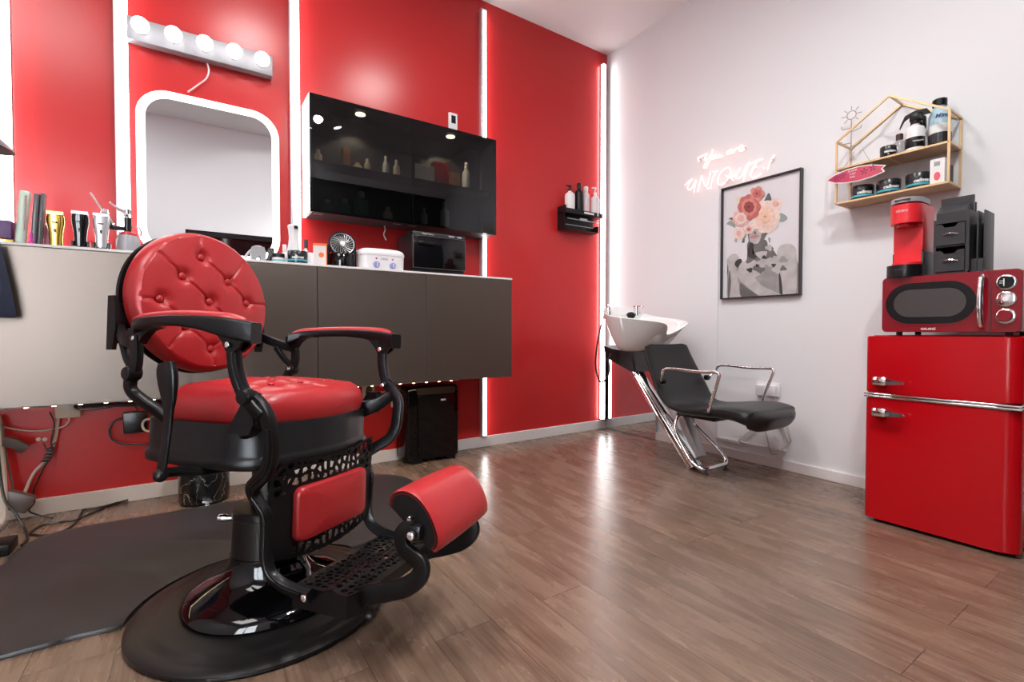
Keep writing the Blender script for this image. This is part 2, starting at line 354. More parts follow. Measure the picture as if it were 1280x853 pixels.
bm = B(); box(bm, (-1.5, 0, -0.004), (1.395, 0.010, -0.0002)); obj('tape', bm, TRIM, t, False)
bm = B(); x = -1.48
while x < 1.39: box(bm, (x-.006, 0.001, -0.0065), (x+.006, 0.009, -0.0041)); x += 0.083
obj_split('diode', bm, LEDW, t, False)
area('ribbon_glow', (0, SY+0.02, SB-0.008), (2.7, 0.01), 3.2, (1.0, 0.72, 0.45), (0, 0, 0)).parent = t
bpy.data.objects['ribbon_glow'].location = (-0.05, 0.01, -0.009)
# ------------------------------------------------------------------ glass wall cabinet
CY = 2.90; cx0, cx1, cz0, cz1 = 0.558, 1.795, 1.547, 2.212; cm = 1.175
t = thing('glass_wall_cabinet', 'white wall cabinet with two dark tinted glass doors full of bottles', 'cabinet', (cx0, CY, cz0))
w_, h_, d_ = cx1-cx0, cz1-cz0, YR-CY-0.001
DKIN = mat('black_cabinet_inside', (0.02, 0.02, 0.022), 0.5)
bm = B()
box(bm, (0, 0.012, 0), (0.016, d_, h_)); obj('side_panel', bm, TRIM, t, False)
bm = B(); box(bm, (w_-0.016, 0.012, 0), (w_, d_, h_)); obj('side_panel', bm, DKIN, t, False)
bm = B(); box(bm, (0.0165, 0.012, h_-.016), (w_-.0165, d_, h_)); obj('top_panel', bm, DKIN, t, False)
bm = B(); box(bm, (0.0165, 0.012, 0), (w_-.0165, d_, .016)); obj('bottom_panel', bm, DKIN, t, False)
bm = B(); box(bm, (0.0165, d_-.008, .0165), (w_-.0165, d_, h_-.0165)); obj('back_panel', bm, DKIN, t, False)
bm = B(); box(bm, (0.0165, 0.03, .3), (w_-.0165, d_-.009, .306)); SG = obj('shelf_board', bm, DKIN, t, False)
def tinted():
    m = bpy.data.materials.new('dark_tinted_glass'); m.use_nodes = True; n = m.node_tree.nodes; l = m.node_tree.links; n.remove(n['Principled BSDF'])
    tr = n.new('ShaderNodeBsdfTransparent'); tr.inputs[0].default_value = (0.42, 0.43, 0.43, 1); gl = n.new('ShaderNodeBsdfGlossy'); gl.inputs['Roughness'].default_value = 0.0; gl.inputs[0].default_value = (.9, .9, .95, 1)
    fr = n.new('ShaderNodeFresnel'); fr.inputs[0].default_value = 1.5; mx = n.new('ShaderNodeMixShader'); l.new(fr.outputs[0], mx.inputs[0]); l.new(tr.outputs[0], mx.inputs[1]); l.new(gl.outputs[0], mx.inputs[2]); l.new(mx.outputs[0], n['Material Output'].inputs[0]); return m
TINT = tinted()
for a, b_ in ((0.001, cm-cx0-.0015), (cm-cx0+.0015, w_-.001)):
    dd = thing('glass_door', None, None); dd.parent = t
    bm = B(); box(bm, (a, 0, 0), (b_, 0.004, h_)); obj('pane', bm, TINT, dd, False)
    bm = B(); frame(bm, [(a, 0), (b_, 0), (b_, h_), (a, h_)], [(a+.012, .012), (b_-.012, .012), (b_-.012, h_-.012), (a+.012, h_-.012)], (0, 0.0045, 0), (1, 0, 0), (0, 0, 1), (0, 0.007, 0)); obj('door_frame', bm, BLKP, dd, False)
for x in (0.31, 0.92):
    sp = bpy.data.lights.new('cabinet_spot', 'SPOT'); sp.energy = 9; sp.color = (1, .8, .55); sp.spot_size = R(110); sp.shadow_soft_size = 0.02
    so = bpy.data.objects.new('cabinet_spot', sp); COL.objects.link(so); so.parent = t; so.location = (x, 0.08, h_-.03)
    bm = B(); lathe(bm, [(0, 0), (.03, 0), (.03, .004), (0, .004)], (x, 0.08, h_-.022), seg=24); obj('downlight', bm, mat('cabinet_downlight', (1, .8, .55), .4, emit=9, ecol=(1, .85, .62)), t)
bm = B()
for x in (.03, .5, .6, w_-.1): box(bm, (x, .04, -.003), (x+.05, .055, -.0002), .001)
obj_split('mount_clip', bm, STEEL, t)
# ------------------------------------------------------------------ bottles and jars
def bottle(name, label, cat, loc, r, h, m, cap=None, capr=0.5, caph=0.18, shape='round', pump=False, band=None, group=None, rz=0, parent=None):
    t = thing(name, label, cat, loc, rz, group) if not parent else parent
    ch = h*caph; bh = h-ch
    bm = B(); nr = r*capr*0.8
    lathe(bm, [(0, 0), (r*.92, 0), (r, r*.1), (r, bh*.78), (r*.9, bh*.86), (nr, bh*.96), (nr, bh), (0, bh)], seg=24, sy=(0.6 if shape == 'flat' else 1)); obj('body', bm, m, t)
    if cap:
        bm = B()
        if pump:
            lathe(bm, [(0, bh+.0003), (nr*1.15, bh+.0003), (nr*1.15, bh+ch*.3), (nr*.35, bh+ch*.34), (nr*.35, bh+ch*.75), (nr*.9, bh+ch*.78), (nr*.9, bh+ch), (0, bh+ch)], seg=16)
            box(bm, (-r*.9, -.005, bh+ch*.8), (0, .005, bh+ch*.97), .002)
            obj('pump', bm, cap, t)
        else:
            lathe(bm, [(0, bh+.0003), (r*capr, bh+.0003), (r*capr, bh+ch*.9), (r*capr*.85, bh+ch), (0, bh+ch)], seg=20); obj('cap', bm, cap, t)
    if band:
        bm = B(); a, b_, mm = band
        lathe(bm, [(r*1.012, bh*a), (r*1.015, bh*a+.0005), (r*1.015, bh*b_), (r*1.012, bh*b_+.0005)], seg=24, sy=(0.6 if shape == 'flat' else 1)); obj('label_wrap', bm, mm, t)
    return t
def jar(name, label, cat, loc, r, h, m, lid, band=None, txt=None, group=None, face=(-1, 0)):
    t = thing(name, label, cat, loc, 0, group)
    bm = B(); lathe(bm, [(0, 0), (r*.9, 0), (r, h*.08), (r, h*.55), (0, h*.55)], seg=32); obj('body', bm, m, t)
    bm = B(); lathe(bm, [(0, h*.56), (r*1.02, h*.56), (r*1.02, h*.95), (r*.97, h), (0, h)], seg=32); obj('lid', bm, lid, t)
    if band:
        bm = B(); lathe(bm, [(r*1.01, h*.18), (r*1.015, h*.19), (r*1.015, h*.30), (r*1.01, h*.31)], seg=32); obj('band', bm, band, t)
    if txt:
        f = V((face[0], face[1], 0)).normalized(); u = V((-f.y, f.x, 0)); curved_text('printed_name', txt, (0, 0, h*.46), f, r*1.015, h*.30, LBL, t)
    return t
def curved_text(name, s, c, f, r, size, m, parent, maxw=None):
    o = text(name, s, (0, 0, 0), (1, 0, 0), (0, 1, 0), size, m, parent, depth=0.0004, shear=.25, bold=0.0008)
    f = V(f); u = V((-f.y, f.x, 0))
    for v in o.data.vertices:
        a = v.co.x/r; zz = v.co.z
        d = f*cos(a)+u*sin(a); p = V(c)+d*(r+zz+.0005); v.co = V((p.x, p.y, c[2]+v.co.y))
    return o
gc = 'bottles and boxes behind the dark cabinet glass'
def pin(x, y, Yp): return PY(x, y, Yp)
AMB = mat('amber_card', (0.65, 0.30, 0.10), .5); GREENB = mat('green_plastic', (0.05, 0.30, 0.20), .35); CREAM = mat('cream_plastic', (0.7, 0.62, 0.5), .4)
shelf_z = cz0+.3065; bot_z = cz0+.0168
for x, r, h, m_, z, lab in ((.63, .022, .09, CREAM, shelf_z, 'small cream bottle at the left end of the upper cabinet shelf'), (.86, .027, .055, CREAM, shelf_z, 'squat cream jar on the upper cabinet shelf beside the amber box'), (.92, .018, .09, CREAM, shelf_z, 'cream dropper bottle under the left cabinet downlight'),
    (1.04, .02, .13, WPL, shelf_z, 'tall pale bottle near the middle of the upper cabinet shelf'), (1.11, .022, .12, CREAM, shelf_z, 'tall cream bottle left of the cabinet door seam, upper shelf'),
    (.68, .035, .09, GREENB, bot_z, 'short green bottle in the lower left of the glass cabinet'), (.78, .036, .11, GREENB, bot_z, 'green bottle with pale cap in the lower part of the glass cabinet'), (.88, .042, .17, GREENB, bot_z, 'large domed green bottle in the lower part of the glass cabinet'), (1.05, .03, .1, WPL, bot_z, 'small pale bottle low in the cabinet left of the door seam'),
    (1.30, .022, .13, CREAM, bot_z, 'cream bottle low in the cabinet right of the door seam'), (1.45, .032, .19, WPL, bot_z, 'tall white bottle standing low behind the right cabinet door'), (1.62, .028, .2, WPL, shelf_z, 'tall white bottle at the right end of the upper cabinet shelf')):
    bottle('cabinet_bottle', lab, 'bottle', (x, 3.02, z), r, h, m_, CREAM, .5, .22, group=gc)
for x, w2, h, m_, z, lab in ((.79, .02, .13, AMB, shelf_z, 'amber box standing on the upper shelf under the left cabinet downlight'), (1.30, .07, .12, LBL, shelf_z, 'pale box on the upper shelf behind the right cabinet door'), (1.42, .055, .16, mat('red_card', (.5, .02, .03), .4), shelf_z, 'red box on the upper shelf behind the right cabinet door'), (1.53, .03, .11, AMB, shelf_z, 'amber box beside the red box on the upper cabinet shelf')):
    bm = B(); box(bm, (-w2, -.03, 0), (w2, .03, h), .001, 1); o = obj('cabinet_box', bm, m_); o.location = (x, 3.03, z); tag(o, lab, 'box', gc)
# thermostat
t = thing('wall_remote', 'small white remote with a dark display mounted on the red wall above the cabinet', 'remote', (1.555, YR, 2.29))
bm = B(); box(bm, (-.034, -.02, 0), (.034, -.001, .125), .006); obj('body', bm, WPL, t); bm = B(); box(bm, (-.016, -.0215, .05), (.018, -.0202, .105), .0004); obj('display', bm, BLKG, t)
# ------------------------------------------------------------------ wall rack with bottles by the corner
t = thing('wall_rack', 'black metal wall rack with rails, holding bottles by the corner light tube', 'shelf', (2.72, YR, 1.70))
bm = B()
box(bm, (-.20, -.006, .0), (.19, -.001, .15), .001, 1)
box(bm, (-.20, -.11, .128), (.20, -.006, .134)); box(bm, (-.20, -.112, .128), (.20, -.109, .165)); box(bm, (-.203, -.11, .128), (-.20, -.001, .19)); box(bm, (.20, -.11, .128), (.203, -.001, .165))
box(bm, (-.20, -.10, .0), (.17, -.006, .005)); box(bm, (-.203, -.09, .0), (-.20, -.001, .14)); box(bm, (.17, -.09, 0), (.173, -.001, .06))
obj('frame', bm, BLKP, t)
bm = B(); tube(bm, [(-.18, -.10, .085), (.17, -.10, .085)], .004, smooth=False); tube(bm, [(-.18, -.08, .04), (.12, -.08, .04)], .003, smooth=False); box(bm, (-.05, -.106, .08), (.03, -.099, .1)); obj('rail', bm, STEEL, t)
bm = B(); box(bm, (-.01, -.1145, .14), (.10, -.1125, .156)); obj('rack_label', bm, LBL, t)
z = 1.8345; gb = 'bottles on the black wall rack'
bottle('pump_bottle', 'white pump bottle with black head, leftmost on the black wall rack', 'bottle', (2.595, 3.045, z), .042, .23, LBL, BLKP, .45, .2, pump=True, group=gb)
bottle('shampoo_bottle', 'tall matte black bottle second from left on the wall rack', 'bottle', (2.70, 3.05, z), .038, .265, BLKP, BLKP, .5, .14, group=gb)
bottle('shampoo_bottle', 'tall pale pink bottle third from left on the wall rack', 'bottle', (2.775, 3.05, z), .032, .25, mat('pale_pink', (.75, .62, .66), .35), WPL, .6, .15, group=gb)
bottle('pump_bottle', 'clear white pump bottle at the right end of the wall rack', 'bottle', (2.865, 3.035, z), .038, .255, mat('milky_plastic', (.82, .76, .78), .3), WPL, .42, .25, pump=True, group=gb)
# ================================================================== BARBER CHAIR
CH = thing('barber_chair', 'large vintage barber chair with tufted red leather seat and back and black metal frame', 'barber chair', (0.195, 1.71, 0), R(-53.39))
ROLL = R(3.1)
TM = Matrix.Translation((0, 0, .3)) @ Matrix.Rotation(-ROLL, 4, 'X') @ Matrix.Translation((0, 0, -.3))
def cobj(name, bm, m, smooth=True, parent=None, tilt=True, split=False):
    if tilt: bmesh.ops.transform(bm, matrix=TM, verts=bm.verts[:])
    if split: return obj_split(name, bm, m, parent or CH, smooth)
    return obj(name, bm, m, parent or CH, smooth)
# base
bm = B(); lathe(bm, [(0, 0.001), (.366, .001), (.371, .006), (.370, .014), (.358, .021), (.335, .0235), (.322, .0235), (.312, .029), (.30, .031), (0, .032)], seg=96); cobj('base_plate', bm, BLKM, tilt=False)
bm = B(); lathe(bm, [(0, .0325), (.236, .0325), (.240, .040), (.236, .052), (.215, .068), (.18, .085), (.145, .105), (.123, .125), (.112, .15), (.108, .175), (0, .176)], seg=72); cobj('base_dome', bm, BLKG, tilt=False)
bm = B(); lathe(bm, [(0, .1765), (.106, .1765), (.101, .25), (.099, .288), (.101, .29), (.101, .31), (.096, .315), (0, .315)], seg=48); cobj('column', bm, BLKM, tilt=False)
bm = B(); lathe(bm, [(0, .3155), (.05, .3155), (.05, .49), (0, .49)], seg=32); cobj('hydraulic_ram', bm, BLKM)
bm = B(); q = V((-.94, -.34, 0)).to_track_quat('Z', 'Y').to_matrix().to_4x4(); q.translation = V((-.94*.102, -.34*.102, .268)); lathe(bm, [(0, 0), (.009, 0), (.009, .03), (.012, .034), (.012, .055), (.008, .058), (0, .058)], seg=16, M=q); cobj('lock_pin', bm, CHROME, tilt=False)
# seat frame
PLANS = [[(-.215, 0), (-.21, .10), (-.195, .165), (-.165, .215), (-.12, .243), (-.06, .252), (.06, .252), (.13, .243), (.175, .222), (.205, .185), (.225, .12), (.238, .06), (.242, 0)],
         [(-.262, 0), (-.258, .12), (-.245, .195), (-.215, .238), (-.16, .256), (-.06, .262), (.06, .262), (.135, .256), (.185, .232), (.210, .195), (.228, .12), (.240, .06), (.244, 0)]]
def plan(off=0.0, which=0):
    half = PLANS[which]
    pts = half + [(a, -l) for a, l in half[-2:0:-1]]
    P = smooth_path([(a, l, 0) for a, l in pts], 4, closed=True); out = []
    for i, p in enumerate(P):
        t_ = (P[(i+1) % len(P)]-P[i-1]).normalized(); nn = V((t_.y, -t_.x, 0))
        if nn.dot(p) < 0: nn = -nn
        out.append(p+nn*off)
    return out
def loft(bm, rings, cap=True):
    rs = [[bm.verts.new(p) for p in r_] for r_ in rings]; n = len(rs[0])
    for a, b_ in zip(rs, rs[1:]):
        for i in range(n): bm.faces.new((a[i], a[(i+1) % n], b_[(i+1) % n], b_[i]))
    if cap: bm.faces.new(rs[0]); bm.faces.new(rs[-1])
    return bm
def ringz(off, z): return [p+V((0, 0, z)) for p in plan(off, 1)]
bm = B(); loft(bm, [ringz(-.014, .482), ringz(.003, .487), ringz(.006, .492), ringz(.006, .510), ringz(.001, .518), ringz(-.003, .524), ringz(-.003, .603), ringz(-.006, .608), ringz(-.012, .608), ringz(-.016, .588)]); cobj('seat_frame', bm, BLK)
# seat cushion with tufts
def dseg(p, a, b_):
    ax, ay = a; bx, by = b_; dx, dy = bx-ax, by-ay; L = dx*dx+dy*dy or 1e-9; t_ = max(0, min(1, ((p[0]-ax)*dx+(p[1]-ay)*dy)/L)); return math.hypot(p[0]-ax-t_*dx, p[1]-ay-t_*dy)
def tuft(p, buttons, seams, bd=.022, bw=.028, sd=.005, sw=.007):
    h = 0
    for b_ in buttons: d = math.hypot(p[0]-b_[0], p[1]-b_[1]); h += bd*math.exp(-(d/bw)**2)
    m_ = min([dseg(p, a, b_) for a, b_ in seams] or [1]); h += sd*math.exp(-(m_/sw)**2)
    return h
sb = [(-.11, -.11), (-.11, .11), (.0, 0), (.11, -.11), (.11, .11), (-.10, 0), (.115, 0)]
ss = [((0, 0), (.11, .11)), ((0, 0), (.11, -.11)), ((0, 0), (-.11, .11)), ((0, 0), (-.11, -.11)), ((.11, .11), (.24, .13)), ((.11, -.11), (.24, -.13)), ((.11, .11), (.12, .26)), ((.11, -.11), (.12, -.26)), ((-.11, -.11), (-.13, -.27)), ((-.11, .11), (-.13, .27)), ((.115, 0), (.26, 0)), ((-.10, 0), (-.24, 0)), ((0, 0), (.115, 0)), ((0, 0), (-.1, 0))]
bm = B(); base = plan(-.004); N = len(base); rings = []
prof = [(0.90, .592), (.97, .598), (1.01, .615), (1.028, .636), (1.024, .655), (1.0, .673), (.955, .688), (.89, .699)]
for k, z in prof: rings.append([V((p.x*k, p.y*k, z)) for p in base])
for i in range(1, 26):
    k = .89*(1-i/26); zc = .699+.024*(1-(k/.89)**2)
    rings.append([V((p.x*k, p.y*k, zc-tuft((p.x*k, p.y*k), sb, ss, bd=.016, sd=.006))) for p in base])
rs = [[bm.verts.new(p) for p in r_] for r_ in rings]
for a, b_ in zip(rs, rs[1:]):
    for i in range(N): bm.faces.new((a[i], a[(i+1) % N], b_[(i+1) % N], b_[i]))
bm.faces.new(rs[0]); c_ = bm.verts.new((0, 0, .712))
for i in range(N): bm.faces.new((rs[-1][i], rs[-1][(i+1) % N], c_))
for v in bm.verts:
    nz = noise.noise(v.co*9)*.006+noise.noise(v.co*28)*.0024
    if v.co.z > .61: v.co.z += nz*(1 if v.co.z > .68 else .3); 
seat = cobj('seat_cushion', bm, LEATH)
bm = B()
for b_ in sb: ball(bm, (b_[0], b_[1], .7055+.006*(1-(math.hypot(*b_)/.2)**2)), .010, sz=.55, seg=12)
cobj('seat_button', bm, LEATH, parent=seat, split=True)
# back rest disc
A0, ZC, RW, RH, REC = -.324, .966, .243, .240, R(6.2)
def bpt(l, s_, d):  # in-plane lateral l, up s_, outward (forward) d
    return V((A0-s_*sin(REC)+d*cos(REC), l-.006, ZC+s_*cos(REC)+d*sin(REC)))
bbut = [(-.158, -.011), (-.089, .071), (-.019, .147), (.075, .075), (-.002, -.004), (.150, .007), (-.082, -.092), (.004, -.163), (.085, -.09)]
bbut = [(a-.014, b_) for a, b_ in bbut]
bb_seam = [((-.158, -.011), (-.27, -.02)), ((-.089, .071), (-.17, .15)), ((-.019, .147), (-.02, .25)), ((-.089, .071), (-.002, -.004)), ((-.019, .147), (.075, .075)), ((.075, .075), (.150, .007)), ((.075, .075), (.15, .16)), ((.150, .007), (.27, .012)), ((-.158, -.011), (-.082, -.092)), ((-.082, -.092), (.004, -.163)), ((.004, -.163), (.085, -.09)), ((-.002, -.004), (.085, -.09)), ((.004, -.163), (.02, -.25)), ((.085, -.09), (.16, -.17)), ((-.082, -.092), (-.16, -.19))]
NS = 220; bm = B(); rings = []
def brow(k, d, tf=True):
    out = []
    for i in range(NS):
        an = 2*pi*i/NS; l = RW*k*cos(an); s_ = RH*k*sin(an); dd = d
        if tf: dd -= tuft((l, s_), BBT, BSM, bd=.017, bw=.021, sd=.0045, sw=.0042)
        if tf: dd += noise.noise(V((l*9, s_*9, 3)))*.003
        out.append(bm.verts.new(bpt(l, s_, dd)))
    return out
BBT, BSM = bbut, [((a[0]-.014, a[1]), (b_[0]-.014, b_[1])) for a, b_ in bb_seam]
for k, d in ((.90, -.032), (.965, -.024), (.995, -.008), (1.0, .008), (.99, .025), (.965, .038), (.93, .047)): rings.append(brow(k, d, False))
for i in range(1, 76): k = .93*(1-i/76); rings.append(brow(k, .047+.022*(1-(k/.93)**2.4)))
for a, b_ in zip(rings, rings[1:]):
    for i in range(NS): bm.faces.new((a[i], a[(i+1) % NS], b_[(i+1) % NS], b_[i]))
bm.faces.new(rings[0]); c_ = bm.verts.new(bpt(0, 0, .069-tuft((0, 0), BBT, BSM, bd=.017, bw=.021, sd=.0045, sw=.0042)))
for i in range(NS): bm.faces.new((rings[-1][i], rings[-1][(i+1) % NS], c_))
backc = cobj('back_cushion', bm, LEATH)
for b_ in bbut:
    bm = B(); rr_ = math.hypot(b_[0]/RW, b_[1]/RH); c_ = bpt(b_[0], b_[1], .047+.022*(1-(rr_/.93)**2.4)-.0125); g = ball(bm, (0, 0, 0), .0125, sx=.6, seg=14)
    for v in bm.verts: v.co = v.co+c_
    cobj('back_button', bm, LEATH, parent=backc)
# back shell
bm = B(); rings = []
for k, d in ((.90, -.033), (.99, -.033), (1.0, -.04), (.98, -.050), (.9, -.064), (.5, -.078), (.1, -.082)): rings.append([bpt(RW*k*cos(2*pi*i/80), RH*k*sin(2*pi*i/80), d) for i in range(80)])
loft(bm, rings); cobj('back_shell', bm, BLK)
# per side iron work
BAR = rsec(.026, .040, .006, 2)
def smb(pts): return pts
for s in (-1, 1):
    nm = 'near' if s < 0 else 'far'
    # arm rest: curved black frame + red pad
    top = [(-.205, .268, .872), (-.16, .300, .883), (-.08, .325, .889), (.02, .338, .892), (.12, .335, .890), (.20, .322, .884), (.262, .305, .874)]
    hs = [.040, .026, .024, .026, .034, .050, .052]; ws = [.040, .048, .056, .060, .060, .056, .046]
    P = smooth_path([(a, s*l, z) for a, l, z in top], 6); n_ = len(P); bm = B(); prev = None; rgs = []
    for i, p in enumerate(P):
        f_ = i/(n_-1)*(len(hs)-1); j = min(int(f_), len(hs)-2); fr = f_-j; hh = hs[j]*(1-fr)+hs[j+1]*fr; ww = ws[j]*(1-fr)+ws[j+1]*fr
        t_ = (P[min(i+1, n_-1)]-P[max(i-1, 0)]).normalized(); sd_ = t_.cross(V((0, 0, 1))).normalized(); u_ = V((0, 0, 1))
        rgs.append([bm.verts.new(p+sd_*a+u_*(b_-hh/2)) for a, b_ in rsec(ww, hh, .008, 3)])
    for a, b_ in zip(rgs, rgs[1:]):
        for i in range(len(a)): bm.faces.new((a[i], a[(i+1) % len(a)], b_[(i+1) % len(a)], b_[i]))
    bm.faces.new(rgs[0]); bm.faces.new(rgs[-1])
    # rear drop lug and front clevis
    prism(bm, [(-.225, .862), (-.165, .865), (-.10, .865), (-.14, .856), (-.165, .838), (-.180, .818), (-.205, .818), (-.225, .835)], (0, s*.286-.012, 0), (1, 0, 0), (0, 0, 1), (0, .024, 0))
    for q_ in (-.017, .009): prism(bm, [(.15, .852), (.255, .852), (.235, .815), (.215, .800), (.19, .802), (.175, .825)], (0, s*.312+q_, 0), (1, 0, 0), (0, 0, 1), (0, .008, 0))
    arm = cobj('armrest', bm, BLK)
    bm = B(); rgs = []
    for i, p in enumerate(P[2:-3]):
        t_ = (P[i+3]-P[i+1]).normalized(); sd_ = t_.cross(V((0, 0, 1))).normalized(); e_ = min(1, (min(i, n_-6-i)+.4)/4)**.5
        rgs.append([bm.verts.new(p+sd_*(.023*e_*cos(x_))+V((0, 0, .0002+.013*e_*max(0, sin(x_))))) for x_ in [pi*k/8 for k in range(9)]])
    for a, b_ in zip(rgs, rgs[1:]):
        for i in range(9): bm.faces.new((a[i], a[(i+1) % 9], b_[(i+1) % 9], b_[i]))
    bm.faces.new(rgs[0]); bm.faces.new(rgs[-1]); cobj('armrest_pad', bm, LEATH, parent=arm)
    # front arm post (curved)
    w3 = .305
    bm = B(); pth = smooth_path([(.200, s*.312, .835), (.200, s*.312, .79), (.207, s*.309, .745), (.225, s*.303, .70), (.252, s*.297, .665), (.272, s*.29, .645)], 6)
    sweep(bm, pth, rsec(.022, .034, .005, 2), up=(1, 0, 0)); sweep(bm, [p+V((0, s*.012, 0)) for p in pth[4:-8]], rsec(.004, .012, .0015, 1), up=(1, 0, 0)); cobj('arm_post', bm, BLK)
    # bracket from pivot to seat frame + foot bar (one casting)
    bm = B()
    pth = smooth_path([(.235, s*.292, .690), (.268, s*.288, .665), (.290, s*.285, .63), (.293, s*.278, .58), (.288, s*.273, .535), (.268, s*.266, .50), (.228, s*.252, .472), (.196, s*.240, .448), (.190, s*.232, .425), (.206, s*.225, .400), (.222, s*.220, .372), (.223, s*.216, .32), (.222, s*.215, .265), (.237, s*.213, .222), (.272, s*.21, .198), (.32, s*.208, .187), (.365, s*.206, .183)], 5)
    sweep(bm, pth, rsec(.022, .034, .003, 2), up=(1, 0, 0)); sweep(bm, [p+V((0, s*.0125, 0)) for p in pth[12:-3]], rsec(.006, .016, .002, 1), up=(1, 0, 0))
    cobj('side_bar', bm, BLK)
    bm = B(); pth = smooth_path([(.262, s*.283, .652), (.235, s*.262, .628), (.20, s*.245, .612), (.16, s*.236, .600)], 5); sweep(bm, pth, rsec(.030, .055, .006, 2), up=(0, 0, 1), scales=[.6+.5*i/(len(pth)-1) for i in range(len(pth))])
    prism(bm, [(.14, .590), (.215, .590), (.232, .62), (.220, .665), (.185, .665)], (0, s*.262-.015, 0), (1, 0, 0), (0, 0, 1), (0, .030, 0)); cobj('seat_bracket', bm, BLK)
    bm = B(); bolt(bm, (.236, s*.296, .690), (0, s, 0), .022, .026); bolt(bm, (.236, s*.28, .690), (0, -s, 0), .010, .012); cobj('pivot_knob', bm, BLK, split=True)
    bm = B(); bolt(bm, (.236, s*.265, .688), (0, -s, 0), .008, .006); bolt(bm, (.200, s*.332, .818), (0, s, 0), .008, .005); bolt(bm, (.200, s*.293, .818), (0, -s, 0), .008, .005); bolt(bm, (-.195, s*.300, .834), (0, s, 0), .007, .005); bolt(bm, (.36, s*.2235, .185), (0, s, 0), .009, .006); bolt(bm, (-.205, s*.275, .738), (0, -s, 0), .009, .005); cobj('chrome_bolt', bm, CHROME, split=True)
    # rear post, triangle bracket to back
    bm = B(); sweep(bm, smooth_path([(-.198, s*.292, .840), (-.192, s*.292, .80), (-.192, s*.292, .765), (-.203, s*.290, .735)], 4), rsec(.020, .032, .005, 2), up=(1, 0, 0))
    sweep(bm, smooth_path([(-.190, s*.290, .815), (-.235, s*.287, .825), (-.29, s*.272, .842), (-.335, s*.250, .862)], 4), rsec(.018, .034, .004, 2), up=(0, 0, 1))
    sweep(bm, smooth_path([(-.203, s*.290, .745), (-.24, s*.285, .775), (-.275, s*.277, .82)], 4), rsec(.018, .020, .004, 2), up=(0, 0, 1))
    bolt(bm, (-.205, s*.282, .735), (0, s, 0), .022, .032); bolt(bm, (-.205, s*.286, .735), (0, -s, 0), .02, .012); cobj('rear_post', bm, BLK)
    bm = B(); prism(bm, [(-.366, .80), (-.340, .80), (-.328, .86), (-.335, .94), (-.342, .962), (-.368, .962)], (0, s*.262-.006, 0), (1, 0, 0), (0, 0, 1), (0, .012, 0)); box(bm, (-.362, s*.20-.0, .82) if s > 0 else (-.362, -.262, .82), (-.346, .262, .94) if s > 0 else (-.346, -.20, .94), .004); cobj('back_bracket', bm, BLK)
    # rear lower S bracket
    bm = B(); sweep(bm, smooth_path([(-.207, s*.288, .735), (-.222, s*.287, .705), (-.215, s*.283, .680), (-.185, s*.272, .655), (-.15, s*.258, .630), (-.118, s*.243, .600)], 5), rsec(.024, .030, .005, 2), up=(1, 0, 0)); cobj('rear_bracket', bm, BLK)
# recline lever (near side)
bm = B(); P = smooth_path([(.020, -.358, .485), (.028, -.358, .53), (.038, -.358, .60), (.043, -.36, .67), (.040, -.362, .72), (.033, -.362, .755), (.030, -.362, .772)], 5)
n_ = len(P); sweep(bm, P, rsec(.012, .042, .0055, 3), up=(1, 0, 0), scales=[.80-.15*sin(pi*min(1, i/(n_*.5)))+(.75*sin(pi*max(0, (i/(n_-1)-.45))/.62) if i/(n_-1) > .45 else 0) for i in range(n_)])
tube(bm, [(.020, -.356, .493), (.024, -.31, .487), (.04, -.25, .478), (.06, -.15, .475)], .0125); ball(bm, (.020, -.358, .487), .017); cobj('recline_lever', bm, BLK)
# cross rod under the seat
bm = B(); tube(bm, [(.17, -.21, .462), (.17, .21, .462)], .010, smooth=False); box(bm, (-.12, -.14, .455), (.14, .14, .481), .006); cobj('under_frame', bm, BLK)
# lace calf screen with red panel
def lace(bm, fn, W2, H2, inside, keep, cell=.022, thr=.0035, step=.0028, jit=.75, seed=3, thick=V((.006, 0, 0))):
    rnd = random.Random(seed); nx, ny = int(W2/cell)+3, int(H2/cell)+3
    pts = [((i-1+rnd.uniform(-jit, jit)*.5)*cell, (j-1+rnd.uniform(-jit, jit)*.5)*cell) for i in range(nx) for j in range(ny)]
    grid = {}
    for p in pts: grid.setdefault((int(p[0]//cell), int(p[1]//cell)), []).append(p)
    nu, nv = int(W2/step), int(H2/step); vm = {}
    def vert(i, j, k):
        if (i, j, k) not in vm: p = V(fn(i*W2/nu, j*H2/nv)); vm[(i, j, k)] = bm.verts.new(p+(thick if k else V((0, 0, 0))))
        return vm[(i, j, k)]
    solid = [[False]*nv for _ in range(nu)]
    for i in range(nu):
        for j in range(nv):
            x, y = (i+.5)*W2/nu, (j+.5)*H2/nv
            if not inside(x, y): continue
            if keep(x, y): solid[i][j] = True; continue
            gx, gy = int(x//cell), int(y//cell); ds = sorted(math.hypot(x-p[0], y-p[1]) for a in (-1, 0, 1) for b_ in (-1, 0, 1) for p in grid.get((gx+a, gy+b_), []))
            solid[i][j] = len(ds) < 2 or ds[1]-ds[0] < thr*2
    for i in range(nu):
        for j in range(nv):
            if not solid[i][j]: continue
            bm.faces.new((vert(i, j, 0), vert(i+1, j, 0), vert(i+1, j+1, 0), vert(i, j+1, 0))); bm.faces.new((vert(i, j, 1), vert(i, j+1, 1), vert(i+1, j+1, 1), vert(i+1, j, 1)))
            for di, dj, a, b_ in ((-1, 0, (i, j), (i, j+1)), (1, 0, (i+1, j), (i+1, j+1)), (0, -1, (i, j), (i+1, j)), (0, 1, (i, j+1), (i+1, j+1))):
                ii, jj = i+di, j+dj
                if not (0 <= ii < nu and 0 <= jj < nv and solid[ii][jj]): bm.faces.new((vert(*a, 0), vert(*b_, 0), vert(*b_, 1), vert(*a, 1)))
    return bm
